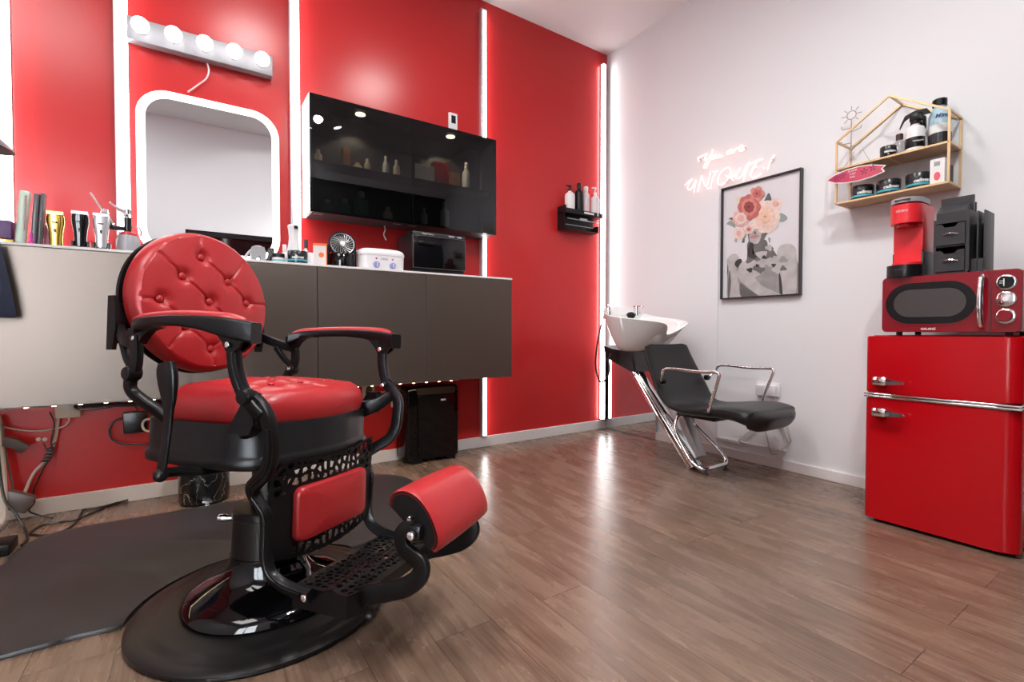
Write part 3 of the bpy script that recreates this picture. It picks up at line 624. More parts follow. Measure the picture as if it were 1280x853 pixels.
def scr(x, y): l = x-.22; return (.225+.022*(1-(l/.22)**2), l, .225+y)
bm = B(); HSC = .29
def ins(x, y):
    l = abs(x-.22); zt = .29-.020*(1-(l/.22)**2)-.0; half = .214+.006*max(0, min(1, (y-.13)/.10))
    zb = .012*(l/.15)**2
    return l < half and y < zt and y > zb
def keep(x, y):
    l = abs(x-.22); half = .214+.006*max(0, min(1, (y-.13)/.10)); zt = .29-.020*(1-(l/.22)**2); zb = .012*(l/.15)**2
    if l > half-.012 or y > zt-.008 or y < zb+.007: return True
    if l > .165 and y < .19: return True
    return l < .165 and .046 < y < .206
lace(bm, scr, .44, HSC, ins, keep, cell=.027, thr=.0034, seed=5); cobj('lace_screen', bm, BLK, False)
bm = B(); ou = rrect(.30, .150, .022, 5, 0, .352); cnt = len(ou)
rr = []
for k, d in ((1, 0), (1, .010), (.985, .017), (.95, .021), (.75, .024), (.4, .026), (.05, .026)): rr.append([V((.2325+.022*(1-((a*k)/.22)**2)+d, a*k, .352+(b_-.352)*k)) for a, b_ in ou])
loft(bm, rr); cobj('calf_pad', bm, LEATH)
# foot plate
def fpt(x, y): return (.292+x, y-.19, .190+(.010*math.exp(-((x-.12)/.02)**2)))
def fin(x, y): l = abs(y-.19); return x < .192-.022*max(0, (l-.13)/.06) and not (x > .165 and l < .05 and False)
def fkeep(x, y):
    l = y-.19
    if x < .008 or x > .178 or abs(l) > .180 or abs(x-.105) < .004: return True
    d = math.hypot((x-.10)/1.0, l); return .033 < d < .041 or abs(abs(l)-.062) < .003 or (d < .018 and d > .011) 
bm = B(); lace(bm, fpt, .195, .38, fin, fkeep, cell=.021, thr=.0034, seed=11, thick=V((0, 0, -.007))); cobj('foot_plate', bm, BLK, False)
bm = B()
for s in (-1, 1):
    prism(bm, [(.292, s*.192), (.465, s*.192), (.488, s*.135), (.486, s*.128), (.462, s*.183), (.292, s*.183)], (0, 0, .135), (1, 0, 0), (0, 1, 0), (0, 0, .058))
box(bm, (.484, -.13, .160), (.492, .13, .192)); box(bm, (.292, -.19, .160), (.298, .19, .183)); cobj('foot_plate_rim', bm, BLK)
# S arms to the calf cushion
for s in (-1, 1):
    bm = B(); P = smooth_path([(.44, s*.135, .158), (.50, s*.148, .185), (.56, s*.15, .205), (.61, s*.15, .225), (.645, s*.15, .255), (.650, s*.15, .285), (.625, s*.15, .303), (.600, s*.15, .320), (.592, s*.15, .348), (.606, s*.15, .368), (.635, s*.15, .366)], 5)
    n_ = len(P); sweep(bm, P, rsec(.018, .042, .006, 2), up=(0, 0, 1), scales=[1.25-.35*i/n_ for i in range(n_)]); 
    cobj('footrest_arm', bm, BLK)
    bm = B(); box(bm, (.618, s*.15-.020, .345), (.655, s*.15+.020, .385), .008); bolt(bm, (.638, s*.17, .365), (0, s, 0), .011, .010)
    bolt(bm, (.628, s*.16, .40), (0, s, 0), .006, .012); cobj('pivot_block', bm, BLKP)
    bm = B(); bolt(bm, (.638, s*.181, .365), (0, s, 0), .010, .007); bolt(bm, (.628, s*.172, .402), (0, s, 0), .006, .006); cobj('chrome_bolt', bm, CHROME, split=True)
bm = B(); tube(bm, [(.455, -.10, .185), (.462, -.10, .14), (.468, -.10, .112)], .006); ball(bm, (.470, -.10, .105), .016, sz=.8); cobj('foot_rest_stop', bm, RUBBER)
# rest pad
side = [(.556, .424), (.566, .452), (.60, .462), (.64, .448), (.675, .41), (.696, .365), (.698, .335), (.688, .322)]
arc = smooth_path([(a, 0, z) for a, z in side], 5)
bm = B(); poly = [(p.x, p.z) for p in arc]; prism(bm, [(.553, .42)]+[(a-.004, z-.006) for a, z in poly[3:]]+[(.655, .338)], (0, -.150, 0), (1, 0, 0), (0, 0, 1), (0, .300, 0)); cobj('footrest_shell', bm, BLKP)
bm = B(); rr = []; c0x, c0z = .60, .375
for l, k in ((-.1495, .93), (-.154, .985), (-.150, 1.01), (-.12, 1.03), (-.06, 1.045), (0, 1.05), (.06, 1.045), (.12, 1.03), (.150, 1.01), (.154, .985), (.1495, .93)):
    rr.append([V((c0x+(p.x-c0x)*k, l, c0z+(p.z-c0z)*k)) for p in arc]+[V((c0x+(p.x-c0x)*(k-.10), l*.98, c0z+(p.z-c0z)*(k-.10))) for p in arc[::-1]])
loft(bm, rr); cobj('footrest_cushion', bm, LEATH)
# ================================================================== FLOOR MAT
def mat_outline():
    pts = [(-1.3, 1.80), (-.435, 1.785), (-.30, 1.79), (-.16, 1.783), (.0, 1.84), (.25, 1.90), (.60, 1.93), (.85, 1.95), (.96, 2.02), (1.02, 2.2), (1.045, 2.55), (1.02, 2.70), (.96, 2.79), (.80, 2.83), (.3, 2.79), (-.062, 2.782), (-.42, 2.785), (-.52, 2.755), (-.565, 2.69), (-.60, 2.58), (-.62, 2.45), (-.9, 2.2), (-1.3, 2.1)]
    return smooth_path([(x, y, 0) for x, y in pts], 4, closed=True)
bm = B(); M_ = mat_outline(); cc = V((.1, 2.3, 0)); rings = []
for k, z in ((1.0, .001), (1.0, .006), (.992, .012), (.96, .015), (.9, .0155)): rings.append([cc+(p-cc)*k+V((0, 0, z)) for p in M_])
loft(bm, rings)
for v in bm.verts:      # the mat cannot pass through the chair base: stop at its rim
    d = V((v.co.x-.195, v.co.y-1.71)); 
    if d.length < .383: d = d.normalized()*.383 if d.length > 1e-4 else V((0, .383)); v.co.x, v.co.y = .195+d.x, 1.71+d.y
tag(obj('floor_mat', bm, MATM), 'dark grey anti-fatigue floor mat lying behind and beside the barber chair base', 'mat')
# ================================================================== SHAMPOO UNIT
SH = thing('shampoo_unit', 'backwash unit with white ceramic bowl, black vinyl chair and chrome base', 'salon basin', (2.68, 2.0, 0), R(-92))
# local: x forward (towards the sitter's feet), y to the image right/far side
def sp(Yw, X_, z): # world -> local
    d = V((X_-2.68, Yw-2.0, 0)); a = R(92); return V((d.x*cos(a)-d.y*sin(a), d.x*sin(a)+d.y*cos(a), z))
# bowl: horizontal sections
bm = B(); NR = 72
def bowl_ring(t, off=0.0):   # t 0 bottom ..1 rim
    out = []
    for i in range(NR):
        an = 2*pi*i/NR; cx_, sx_ = cos(an), sin(an)
        # plan: rounded back (-x), tapering front (+x)
        rb = .245; fl = .345; bl = .31
        x = (fl if cx_ > 0 else bl)*(abs(cx_)**.9)*(1 if cx_ > 0 else -1); y = .245*(abs(sx_)**.8)*(1 if sx_ > 0 else -1)*(1-.22*max(0, cx_))
        # neck notch in the front of the rim
        f_ = max(0, cx_)**3; notch = math.exp(-(y/.085)**2)*f_
        k = .40+.60*(t**.62); kx = .36+.64*(t**.75)
        xs_ = -.06*(1-t)+x*kx; ys_ = y*k
        z = .722+.225*t+(.085*t if True else 0)*(-cx_*.5+.15)+.045*t*(1 if cx_ < 0 else 0)*(cx_*cx_)
        z -= notch*t*.075; xs_ -= notch*.13*t
        out.append(V((xs_*(1-off*3.2)-.345, ys_*(1-off*3.8), z+off)))
    return out
rings = [bowl_ring(t_) for t_ in (0, .06, .15, .3, .45, .6, .75, .88, .97, 1.0)]
top = rings[-1]; cz_ = V((-.39, 0, 0))
def inner(k, dz): return [V((cz_.x+(p.x-cz_.x)*k, p.y*k, p.z+dz)) for p in top]
rings += [inner(.985, .006), inner(.95, .004), inner(.91, -.006), inner(.86, -.03), inner(.78, -.08), inner(.62, -.14), inner(.4, -.17), inner(.1, -.175)]
loft(bm, rings); obj('bowl', bm, CERAM, SH)
bm = B(); 
tap = (-.47, .07)
lathe(bm, [(0, 0), (.022, 0), (.022, .03), (.016, .04), (.016, .06), (0, .062)], (-.60, -.10, .985), seg=16); tube(bm, [(-.60, -.10, 1.04), (-.58, -.12, 1.06), (-.55, -.15, 1.055)], .006)
obj('tap', bm, CHROME, SH); bm = B(); lathe(bm, [(0, 0), (.020, 0), (.020, .045), (.024, .05), (.024, .075), (0, .08)], (-.56, .15, .985), seg=16); box(bm, (-.56, .14, 1.045), (-.49, .16, 1.06), .004)
obj('tap', bm, CHROME, SH)
bm = B(); ball(bm, (-.52, .05, .985), .03, sx=1.3, sz=.9); tube(bm, [(-.54, .05, .985), (-.60, .05, .975)], .012); obj('shower_head', bm, BLKP, SH)
bm = B(); box(bm, (-.63, -.14, .955), (-.53, .19, .988), .01); obj('tap_ledge', bm, CERAM, SH)
# bracket under bowl
bm = B(); poly = [(-.69, .755), (-.60, .735), (-.46, .7215), (-.28, .7215), (-.19, .715), (-.16, .68), (-.19, .615), (-.28, .585), (-.40, .575), (-.66, .665)]
prism(bm, poly, (0, -.07, 0), (1, 0, 0), (0, 0, 1), (0, .14, 0)); g = bm.faces[:]; obj('bowl_bracket', bm, BLKP, SH)
# column
bm = B(); A_, B_ = V((-.42, -.02, .60)), V((.13, -.045, .004)); dd = (B_-A_).normalized(); sweep(bm, [A_, B_], rsec(.085, .05, .012, 3), up=(1, 0, .6)); sweep(bm, [A_+V((.03, 0, .012)), B_+V((.03, 0, .02))], rsec(.05, .018, .006, 2), up=(1, 0, .6)); obj('column', bm, CHROME, SH)
bm = B(); sweep(bm, [V((-.05, .01, .36)), V((.12, .0, .06))], rsec(.075, .09, .01, 2), up=(1, 0, .6)); obj('column_cover', bm, mat('silver_grey_cover', (.5, .5, .52), .3, metal=.4), SH)
bm = B(); P = smooth_path([(-.20, 0, .585), (-.12, 0, .47), (-.05, 0, .38), (.04, 0, .35), (.12, 0, .345)], 5); sweep(bm, P, rsec(.05, .03, .006, 2), up=(0, 0, 1)); box(bm, (.02, -.09, .325), (.30, .09, .345), .006); obj('seat_support', bm, BLKP, SH)
# base loop
bm = B(); loop = [(.03, -.045, .335), (.02, -.09, .29), (.03, -.105, .22), (.13, -.115, .09), (.19, -.118, .045), (.235, -.105, .032), (.25, -.06, .032), (.25, .06, .034), (.245, .105, .04), (.225, .118, .07), (.18, .115, .12), (.03, .095, .24), (.02, .075, .29), (.03, .045, .335)]
tube(bm, loop, .0125, closed=True, n=5, seg=10); obj('base_loop', bm, CHROME, SH)
for y in (-.10, .10):
    bm = B(); lathe(bm, [(0, .0), (.018, .0), (.02, .005), (.008, .012), (.006, .026), (0, .026)], (.248, y, .0), seg=14); obj('foot', bm, RUBBER, SH)
# seat shell: profile extruded across with rounded edges
prof = [(-.150, .775, .205), (-.115, .69, .222), (-.06, .585, .235), (-.01, .50, .245), (.03, .44, .24), (.08, .402, .235), (.16, .392, .235), (.26, .402, .245), (.38, .420, .255), (.48, .430, .258), (.56, .424, .25), (.615, .408, .215), (.655, .385, .13)]
up_ = smooth_path([(a, 0, b_) for a, b_, c in prof], 5); wd_ = smooth_path([(c, 0, 0) for a, b_, c in prof], 5)
bm = B(); rings = []; n_ = len(up_)
for i, p in enumerate(up_):
    t_ = (up_[min(i+1, n_-1)]-up_[max(i-1, 0)]).normalized(); nn = V((-t_.z, 0, t_.x)); 
    if i == 0: nn = V((t_.z*-1, 0, t_.x))
    f_ = i/(n_-1); th = .038+.058*(max(0, f_-.45)/.55); end = min(1, min(i, n_-1-i)/4+.35)**.6; th *= end; W2 = wd_[i].x*min(1, (min(i, n_-1-i)/5+.80))
    ring = []
    for k in range(24):
        a = 2*pi*k/24; cy_, sy_ = cos(a), sin(a)
        y = W2*(abs(cy_)**.45)*(1 if cy_ > 0 else -1); h_ = th*(abs(sy_)**.7)*(1 if sy_ > 0 else -1)
        dish = .018*(y/W2)**2*(1 if f_ < .9 else 0)
        ring.append(p+V((0, y, 0))+nn*(h_*.62-th*.4+dish))
    rings.append(ring)
loft(bm, rings); obj('seat_shell', bm, BVINYL, SH)
for s, x_off in ((-1, 0), (1, 0)):
    bm = B(); P = [(.022, s*.232, .555), (.055, s*.262, .60), (.075, s*.266, .632), (.14, s*.268, .640), (.30, s*.268, .634), (.425, s*.266, .640), (.45, s*.264, .628), (.44, s*.262, .59), (.40, s*.256, .48), (.385, s*.258, .43), (.375, s*.25, .405)]
    tube(bm, P, .0095, n=5, seg=10); obj('arm_tube', bm, CHROME, SH)
    bm = B(); bolt(bm, (.02, s*.205, .553), (0, s, 0), .018, .036); obj('arm_knob', bm, BLKP, SH); bm = B(); box(bm, (.345, s*.255-.012, .392), (.395, s*.255+.012, .408), .004); obj('arm_mount', bm, BLKP, SH)
bm = B(); tube(bm, [(-.565, -.20, .92), (-.60, -.205, .80), (-.62, -.21, .62), (-.575, -.21, .50), (-.51, -.21, .515), (-.475, -.205, .59), (-.49, -.20, .66), (-.52, -.15, .70)], .006, n=6); obj('hose', bm, CABLEB, SH)
# polished sheet on the wall behind the basin, reflecting the red wall
bm = B(); box(bm, (XW-.022, 2.535, .004), (XW-.0165, YR-.0165, .66)); tag(obj('splash_mirror', bm, MIRROR, None, False), 'polished mirror sheet on the white wall behind the basin, reflecting the red wall', 'mirror')
# ================================================================== NEON SIGN
NEONM = mat('neon_pink_white', (1, .7, .62), .4, emit=NEON, ecol=(1.0, .52, .46))
t = thing('neon_sign', 'glowing pink neon script sign on the white wall above the picture', 'neon sign', (XW, 2.0, 2.05))
def nz(x, y): return PX(850+x/9.846, 170+y/9.846, XW-.022)-V((XW, 2.0, 2.05))
words = {'You': [[(235, 320), (225, 270), (290, 240), (330, 220), (310, 260), (300, 300), (345, 270), (390, 225), (400, 165), (385, 250), (350, 330), (315, 395), (290, 380), (330, 310)], [(400, 250), (385, 285), (410, 285), (430, 255), (405, 240), (440, 240)], [(450, 235), (440, 275), (465, 265), (490, 230), (485, 265), (530, 245)]],
 'are': [[(640, 165), (600, 180), (575, 215), (600, 225), (635, 190), (640, 165), (628, 215), (650, 205)], [(670, 165), (665, 205), (680, 165), (705, 150), (715, 165)], [(725, 175), (770, 150), (765, 115), (735, 130), (725, 175), (755, 190), (800, 150)]],
 'UNIQUE': [[(60, 610), (110, 560), (150, 530), (110, 590), (90, 640), (120, 665), (160, 620), (195, 545), (180, 640), (175, 700)], [(215, 690), (240, 600), (265, 490), (285, 560), (320, 625), (350, 560), (375, 440)], [(400, 445), (470, 430)], [(440, 440), (400, 530), (370, 640), (330, 650), (390, 640)], [(560, 405), (510, 440), (470, 510), (470, 590), (520, 600), (580, 540), (620, 450), (600, 390), (560, 400)], [(560, 490), (610, 510), (660, 550)], [(630, 440), (640, 500), (690, 480), (740, 400)], [(740, 390), (700, 470), (690, 520), (730, 520), (780, 460), (810, 380), (850, 330), (800, 470), (780, 560)], [(1020, 285), (940, 310), (860, 350), (830, 380)], [(950, 320), (900, 400), (870, 480), (890, 515), (940, 505), (1000, 460)], [(890, 400), (950, 375)]],
 '!': [[(1160, 230), (1110, 320), (1080, 415)], [(1022, 392), (1034, 398)]]}
for wd, strokes in words.items():
    bm = B()
    for st in strokes: tube(bm, [nz(*p) for p in st], .0034, n=4, seg=6)
    o = obj('neon_letters', bm, NEONM, t); 
bm = B()
for x, y in ((240, 290), (800, 150), (70, 600), (1130, 290), (560, 560)): p = nz(x, y); bolt(bm, (p.x, p.y, p.z), (1, 0, 0), .006, .021)
obj_split('standoff', bm, CHROME, t)
# ================================================================== FRAMED PICTURE
t = thing('framed_picture', 'black-framed print of a woman with flowers covering her eyes on the white wall', 'picture', (XW, 1.715, 1.468))
py0, py1, pz0, pz1 = .262, -.262, -.381, .381
bm = B(); frame(bm, [(-.262, pz0), (.262, pz0), (.262, pz1), (-.262, pz1)], [(-.254, pz0+.008), (.254, pz0+.008), (.254, pz1-.008), (-.254, pz1-.008)], (-.032, 0, 0), (0, 1, 0), (0, 0, 1), (.031, 0, 0)); obj('frame', bm, mat('frame_black', (.018, .015, .018), .35), t, False)
def tone(v, nm=None, c=None):
    c = c or (v, v*.97, v*.97); return mat(nm or 'print_tone_%d' % int(v*1000), c, .55, var=.38, bscale=16)
art = []; 
def ap(x, y): # crop pixel (900,210) scale 5.018
    p = PX(900+x/5.018, 210+y/5.018, XW-.026); return (p.y-1.715, p.z-1.468)
def layer(pts, m, d, sm=True):
    P = [ap(*p) for p in pts]
    if sm: P = [(p.x, p.y) for p in smooth_path([(a, b_, 0) for a, b_ in P], 4, closed=True)]
    P = [(max(-.253, min(.253, a)), max(pz0+.009, min(pz1-.009, b_))) for a, b_ in P]
    art.append((P, m, d))
SK, SKD, SKS, HI = tone(.30), tone(.13), tone(.035), tone(.46)
bgm = mat('print_background', (.70, .69, .73), .55, var=.08, bscale=6)
layer([(20, 130), (505, 10), (505, 800), (20, 822)], bgm, 0, False); art[-1] = ([(-.253, pz0+.009), (.253, pz0+.009), (.253, pz1-.009), (-.253, pz1-.009)], bgm, 0)
layer([(170, 460), (165, 560), (150, 600), (200, 640), (280, 590), (290, 540), (280, 450)], SKD, 1)           # neck
layer([(120, 815), (110, 640), (200, 590), (300, 560), (400, 560), (470, 560), (480, 800)], SK, 2)             # torso
layer([(360, 500), (400, 475), (445, 480), (472, 520), (475, 640), (462, 805), (380, 805), (372, 640), (350, 560)], HI, 3)  # shoulder and arm
layer([(362, 660), (378, 700), (385, 800), (368, 800)], SKS, 4)
layer([(168, 395), (176, 465), (212, 484), (262, 458), (288, 400), (260, 370), (200, 360)], SKD, 2.9); layer([(178, 405), (182, 462), (213, 476), (240, 460), (255, 400), (250, 370), (200, 360)], HI, 3); layer([(205, 405), (215, 395), (222, 412), (210, 416)], SKD, 4)             # face
layer([(180, 428), (210, 418), (240, 424), (215, 440), (190, 442)], mat('print_lips', (.45, .20, .20), .5), 5)
layer([(180, 470), (165, 545), (200, 570), (225, 555), (195, 530), (205, 480)], SKS, 4)
layer([(38, 815), (45, 640), (35, 580), (60, 545), (95, 540), (115, 575), (100, 620), (105, 700), (122, 815)], HI, 4)
layer([(95, 580), (125, 570), (130, 600), (105, 625), (85, 605)], SKS, 5)
layer([(130, 590), (165, 600), (200, 670), (260, 740), (380, 800), (250, 812), (160, 740), (115, 700), (100, 650)], HI, 6)  # forearm
layer([(118, 725), (160, 750), (240, 812), (130, 815)], SKD, 7)
layer([(55, 640), (62, 720), (52, 812), (42, 810), (44, 700)], SKD, 5)
for cx_, cy_, r_, m_ in ((285, 510, 38, SKD), (255, 545, 34, HI), (300, 500, 22, HI), (320, 550, 34, SKD), (300, 590, 34, HI), (360, 590, 46, HI), (390, 575, 26, SK), (200, 610, 34, HI), (235, 640, 36, SKD), (215, 665, 26, HI), (250, 600, 30, HI), (180, 640, 18, SKS), (350, 640, 28, HI), (390, 630, 20, SKD), (270, 560, 14, SKS), (228, 612, 12, SKS), (330, 610, 14, SKS)):
    layer([(cx_+r_*(1+.25*sin(3*a+cx_))*cos(a), cy_+r_*(1+.25*sin(3*a+cx_))*sin(a)*.8) for a in [2*pi*k/9 for k in range(9)]], m_, 8+len(art)*.1)
LEAF = mat('print_leaf', (.10, .12, .12), .5, var=.32, bscale=45); LEAF2 = mat('print_leaf_grey', (.28, .32, .30), .5)
for pts in ([(350, 310), (375, 282), (410, 300), (415, 320), (385, 338), (355, 328)], [(275, 195), (300, 155), (318, 205), (290, 218), (262, 212)], [(35, 350), (60, 330), (85, 345), (88, 375), (60, 360)], [(50, 318), (75, 308), (80, 328)], [(85, 460), (98, 425), (100, 462)], [(130, 465), (145, 430), (148, 465)], [(105, 400), (150, 380), (155, 440), (120, 425)], [(260, 400), (330, 350), (320, 385), (280, 420)], [(295, 440), (310, 440), (305, 470)]): layer(pts, LEAF if len(art) % 2 else LEAF2, 12)
def flower(cx_, cy_, r_, cols, petals=7, sq=1.0):
    for ring, (k, m_) in enumerate(cols):
        for i in range(petals):
            a = 2*pi*(i+.5*ring)/petals; px, py = cx_+r_*k*.62*cos(a), cy_+r_*k*.62*sin(a)*sq
            layer([(px+r_*k*.46*cos(b_), py+r_*k*.46*sin(b_)*sq) for b_ in [2*pi*j/8 for j in range(8)]], m_, 13+ring+len(art)*.02)
P1, P2, P3 = mat('print_pink_pale', (.80, .62, .56), .5, var=.32, bscale=45), mat('print_pink', (.72, .42, .38), .5, var=.32, bscale=45), mat('print_peach', (.78, .50, .36), .5, var=.32, bscale=45)
R1, R2, R3 = mat('print_rose', (.50, .13, .12), .5, var=.32, bscale=45), mat('print_rose_dark', (.28, .05, .05), .5, var=.32, bscale=45), mat('print_rose_light', (.62, .24, .20), .5, var=.32, bscale=45)
flower(115, 410, 36, [(1, P1), (.5, P2)], 6)
flower(345, 225, 40, [(1, P1), (.5, P2)], 6)
flower(118, 200, 22, [(1, mat('print_cream', (.75, .66, .48), .5))], 5)
flower(280, 305, 82, [(1.05, P1), (.72, mat('print_pink_mid', (.80, .55, .48), .5, var=.32, bscale=45)), (.4, P3)], 10, 1.15)
flower(225, 350, 34, [(1, P1)], 6)
flower(128, 315, 50, [(1, P2), (.7, P1), (.4, P2)], 8)
flower(178, 385, 30, [(1, P1), (.6, P2), (.35, R1)], 6)
flower(180, 245, 68, [(1, R1), (.7, R3), (.45, R2)], 8, 1.1)
flower(230, 160, 44, [(1, R3), (.6, R1)], 5)
mats_ = []; bm = B()
for i, (P, m_, d) in enumerate(sorted(art, key=lambda q: q[2])):
    if m_ not in mats_: mats_.append(m_)
    x = -.012-.00006*i
    vs = [bm.verts.new((x, a, b_)) for a, b_ in P]
    try: f = bm.faces.new(vs)
    except Exception: continue
    f.material_index = mats_.index(m_)
bmesh.ops.triangulate(bm, faces=bm.faces[:])
me = bpy.data.meshes.new('print'); bm.to_mesh(me); bm.free()
for m_ in mats_: me.materials.append(m_)
o = bpy.data.objects.new('print', me); COL.objects.link(o); o.parent = t
bm = B(); box(bm, (-.0115, -.253, pz0+.009), (-.001, .253, pz1-.009)); obj('backing_board', bm, LBLD, t, False)
# ================================================================== FRIDGE + MICROWAVE
FX, FY0, FY1 = 2.575, .432, .937
t = thing('retro_fridge', 'glossy red retro two-door fridge with chrome handles and trim', 'fridge', (FX, (FY0+FY1)/2, 0))
hw = (FY1-FY0)/2; FT = .850
bm = B(); box(bm, (.052, -hw+.004, .03), (.46, hw-.004, FT), .01); obj('body', bm, REDG, t)
def fdoor(z0, z1, hz, nm):
    d = thing(nm, None, None); d.parent = t
    bm = B(); poly = [(.050, -hw), (.050, hw), (.018, hw), (.008, hw-.004), (.001, hw-.014), (0, hw-.03), (0, -hw+.10), (.001, -hw+.06), (.006, -hw+.03), (.018, -hw+.009), (.03, -hw+.001)]
    prism(bm, poly, (0, 0, z0), (1, 0, 0), (0, 1, 0), (0, 0, z1-z0)); es = [e for e in bm.edges if abs(e.verts[0].co.z-e.verts[1].co.z) < 1e-6]; bmesh.ops.bevel(bm, geom=es, offset=.004, segments=2, affect='EDGES'); obj('door_panel', bm, REDG, d)
    bm = B(); yb = hw-.035
    box(bm, (-.030, yb-.055, hz-.020), (-.0005, yb, hz+.020), .008); box(bm, (-.038, yb-.060, hz-.015), (-.028, yb-.004, hz+.013), .005); prism(bm, [(yb-.055, .014), (yb-.118, .004), (yb-.122, -.006), (yb-.055, -.014)], (-.040, 0, hz), (0, 1, 0), (0, 0, 1), (.012, 0, 0)); obj('handle', bm, CHROME, d)
    return d
fdoor(.590, FT-.004, .645, 'freezer_door'); fdoor(.016, .566, .505, 'fridge_door')
bm = B(); box(bm, (-.006, -hw+.004, .568), (.05, hw+.003, .5775), .003); box(bm, (-.006, -hw+.004, .5795), (.05, hw+.003, .5885), .003); obj('chrome_trim', bm, CHROME, t)
bm = B(); box(bm, (.06, -hw+.02, 0), (.44, hw-.02, .0295)); obj('plinth', bm, BLKP, t, False)
# microwave (slightly turned)
MW = thing('microwave', 'dark red retro microwave with oval window standing on the red fridge', 'microwave', (2.60, .665, FT+.0005), 0)
mh = .2425; my = .222; z0 = .014
bm = B(); box(bm, (.012, -my, z0), (.33, my, z0+mh-.002), .012); obj('body', bm, mat('maroon_case', (.14, .010, .016), .22, coat=.3), MW)
bm = B(); P = rrect(2*my, mh, .018, 5, 0, z0+mh/2); 
rr = [[V((x_, a*k+0, z0+mh/2+(b_-z0-mh/2)*k)) for a, b_ in P] for x_, k in ((.02, 1.0), (.006, 1.0), (0, .985))]; loft(bm, rr); obj('front_panel', bm, DARKREDG, MW)
dy, wc = .055, z0+mh*.51
bm = B(); ov = rrect(.300, .176, .087, 10, dy, wc); ov2 = rrect(.312, .188, .093, 10, dy, wc)
prism(bm, ov, (-.004, 0, 0), (0, 1, 0), (0, 0, 1), (.0038, 0, 0)); obj('window_surround', bm, BLKG, MW)
bm = B(); prism(bm, rrect(.240, .118, .058, 10, dy, wc), (-.0052, 0, 0), (0, 1, 0), (0, 0, 1), (.001, 0, 0)); obj('window', bm, mat('microwave_window', (.055, .05, .05), .15), MW)
bm = B(); frame(bm, ov2, ov, (-.003, 0, 0), (0, 1, 0), (0, 0, 1), (.0028, 0, 0)); obj('window_bezel', bm, DARKREDG, MW)
bm = B(); tube(bm, [(-.002, -.112, z0+.222), (-.022, -.112, z0+.212), (-.036, -.112, z0+.17), (-.038, -.112, z0+.12), (-.034, -.112, z0+.075), (-.02, -.112, z0+.03), (-.002, -.112, z0+.020)], .010, n=5, seg=12); obj('handle', bm, CHROME, MW)
bm = B(); box(bm, (-.0012, -.1375, z0+.004), (.004, -.1355, z0+mh-.004)); obj('door_seam', bm, LBLD, MW, False)
kc = -.178
for zc_, nm in ((z0+.192, 'display'), (z0+.128, 'button_pad'), (z0+.062, 'knob')):
    q = V((-1, 0, 0)).to_track_quat('Z', 'Y').to_matrix().to_4x4(); q.translation = V((-.0003, kc, zc_))
    bm = B(); lathe(bm, [(0, 0), (.029, 0), (.029, .004), (.025, .006), (0, .006)], seg=32, M=q); pr_ = obj(nm, bm, CHROME, MW)
    q2 = q.copy(); q2.translation = V((-.0065, kc, zc_))
    bm = B()
    if nm == 'display': lathe(bm, [(0, 0), (.024, 0), (.024, .0012), (0, .0012)], seg=32, M=q2); obj('screen', bm, BLKG, pr_); bm = B(); box(bm, (-.0086, kc+.004, zc_-.014), (-.0079, kc+.007, zc_+.014)); box(bm, (-.0086, kc+.008, zc_+.004), (-.0079, kc+.018, zc_+.006)); box(bm, (-.0086, kc+.008, zc_-.004), (-.0079, kc+.018, zc_-.002)); obj('printed_marks', bm, LBL, pr_, False)
    elif nm == 'knob': lathe(bm, [(0, 0), (.022, 0), (.022, .010), (.019, .013), (0, .013)], seg=32, M=q2); obj('knob_cap', bm, DARKREDG, pr_)
    else:
        lathe(bm, [(0, 0), (.009, 0), (.009, .004), (0, .004)], seg=20, M=q2)
        for a in range(4): box(bm, (-.0075, kc-.0008+.016*cos(a*pi/2+.78), zc_-.004+.016*sin(a*pi/2+.78)), (-.0068, kc+.0008+.016*cos(a*pi/2+.78), zc_+.004+.016*sin(a*pi/2+.78)))
        obj('button', bm, WPL, pr_)
text('printed_name', 'GALANZ', (-.0006, .055, z0+.013), (0, -1, 0), (0, 0, 1), .0125, LBL, MW, bold=.0002)
bm = B()
for x in (.05, .28):
    for y in (-.18, .17): lathe(bm, [(0, 0), (.012, 0), (.012, .0138), (0, .0138)], (x, y, 0), seg=12)
obj_split('foot', bm, RUBBER, MW)
# coffee maker
MT = FT+.0005+z0+mh-.001
t = thing('coffee_maker', 'slim bright red pod coffee maker with black drip tray on the microwave', 'coffee maker', (2.655, .818, MT))
CRED = mat('bright_red_plastic', (.72, .02, .03), .35); CRED2 = mat('satin_red_plastic', (.68, .04, .045), .28)
def dsec(r, x0, x1, n=14): # D shaped section, round toward -x
    return [(x1, r)]+[(x0+r-r*sin(a)*1.0, r*cos(a)) for a in [pi*k/n for k in range(n+1)]]+[(x1, -r)]
bm = B(); prism(bm, dsec(.062, -.078, .02), (0, 0, .0008), (1, 0, 0), (0, 1, 0), (0, 0, .052)); obj('drip_tray', bm, BLKP, t)
bm = B(); box(bm, (-.0790, -.022, .030), (-.072, .018, .034)); obj('tray_slot', bm, LBLD, t, False)
bm = B(); prism(bm, dsec(.052, -.042, .02), (0, 0, .0532), (1, 0, 0), (0, 1, 0), (0, 0, .014)); obj('cup_rest', bm, CRED, t)
bm = B(); box(bm, (.0205, -.056, .0008), (.17, .056, .115), .004); obj('base_housing', bm, DGREY, t)
bm = B(); box(bm, (.0205, -.054, .1155), (.165, .054, .328), .006); obj('housing', bm, CRED2, t)
bm = B(); prism(bm, dsec(.056, -.058, .02), (0, 0, .238), (1, 0, 0), (0, 1, 0), (0, 0, .082)); prism(bm, dsec(.035, -.03, .02), (0, 0, .225), (1, 0, 0), (0, 1, 0), (0, 0, .0128)); box(bm, (.0175, -.050, .068), (.0203, .050, .238)); obj('brew_head', bm, CRED, t)
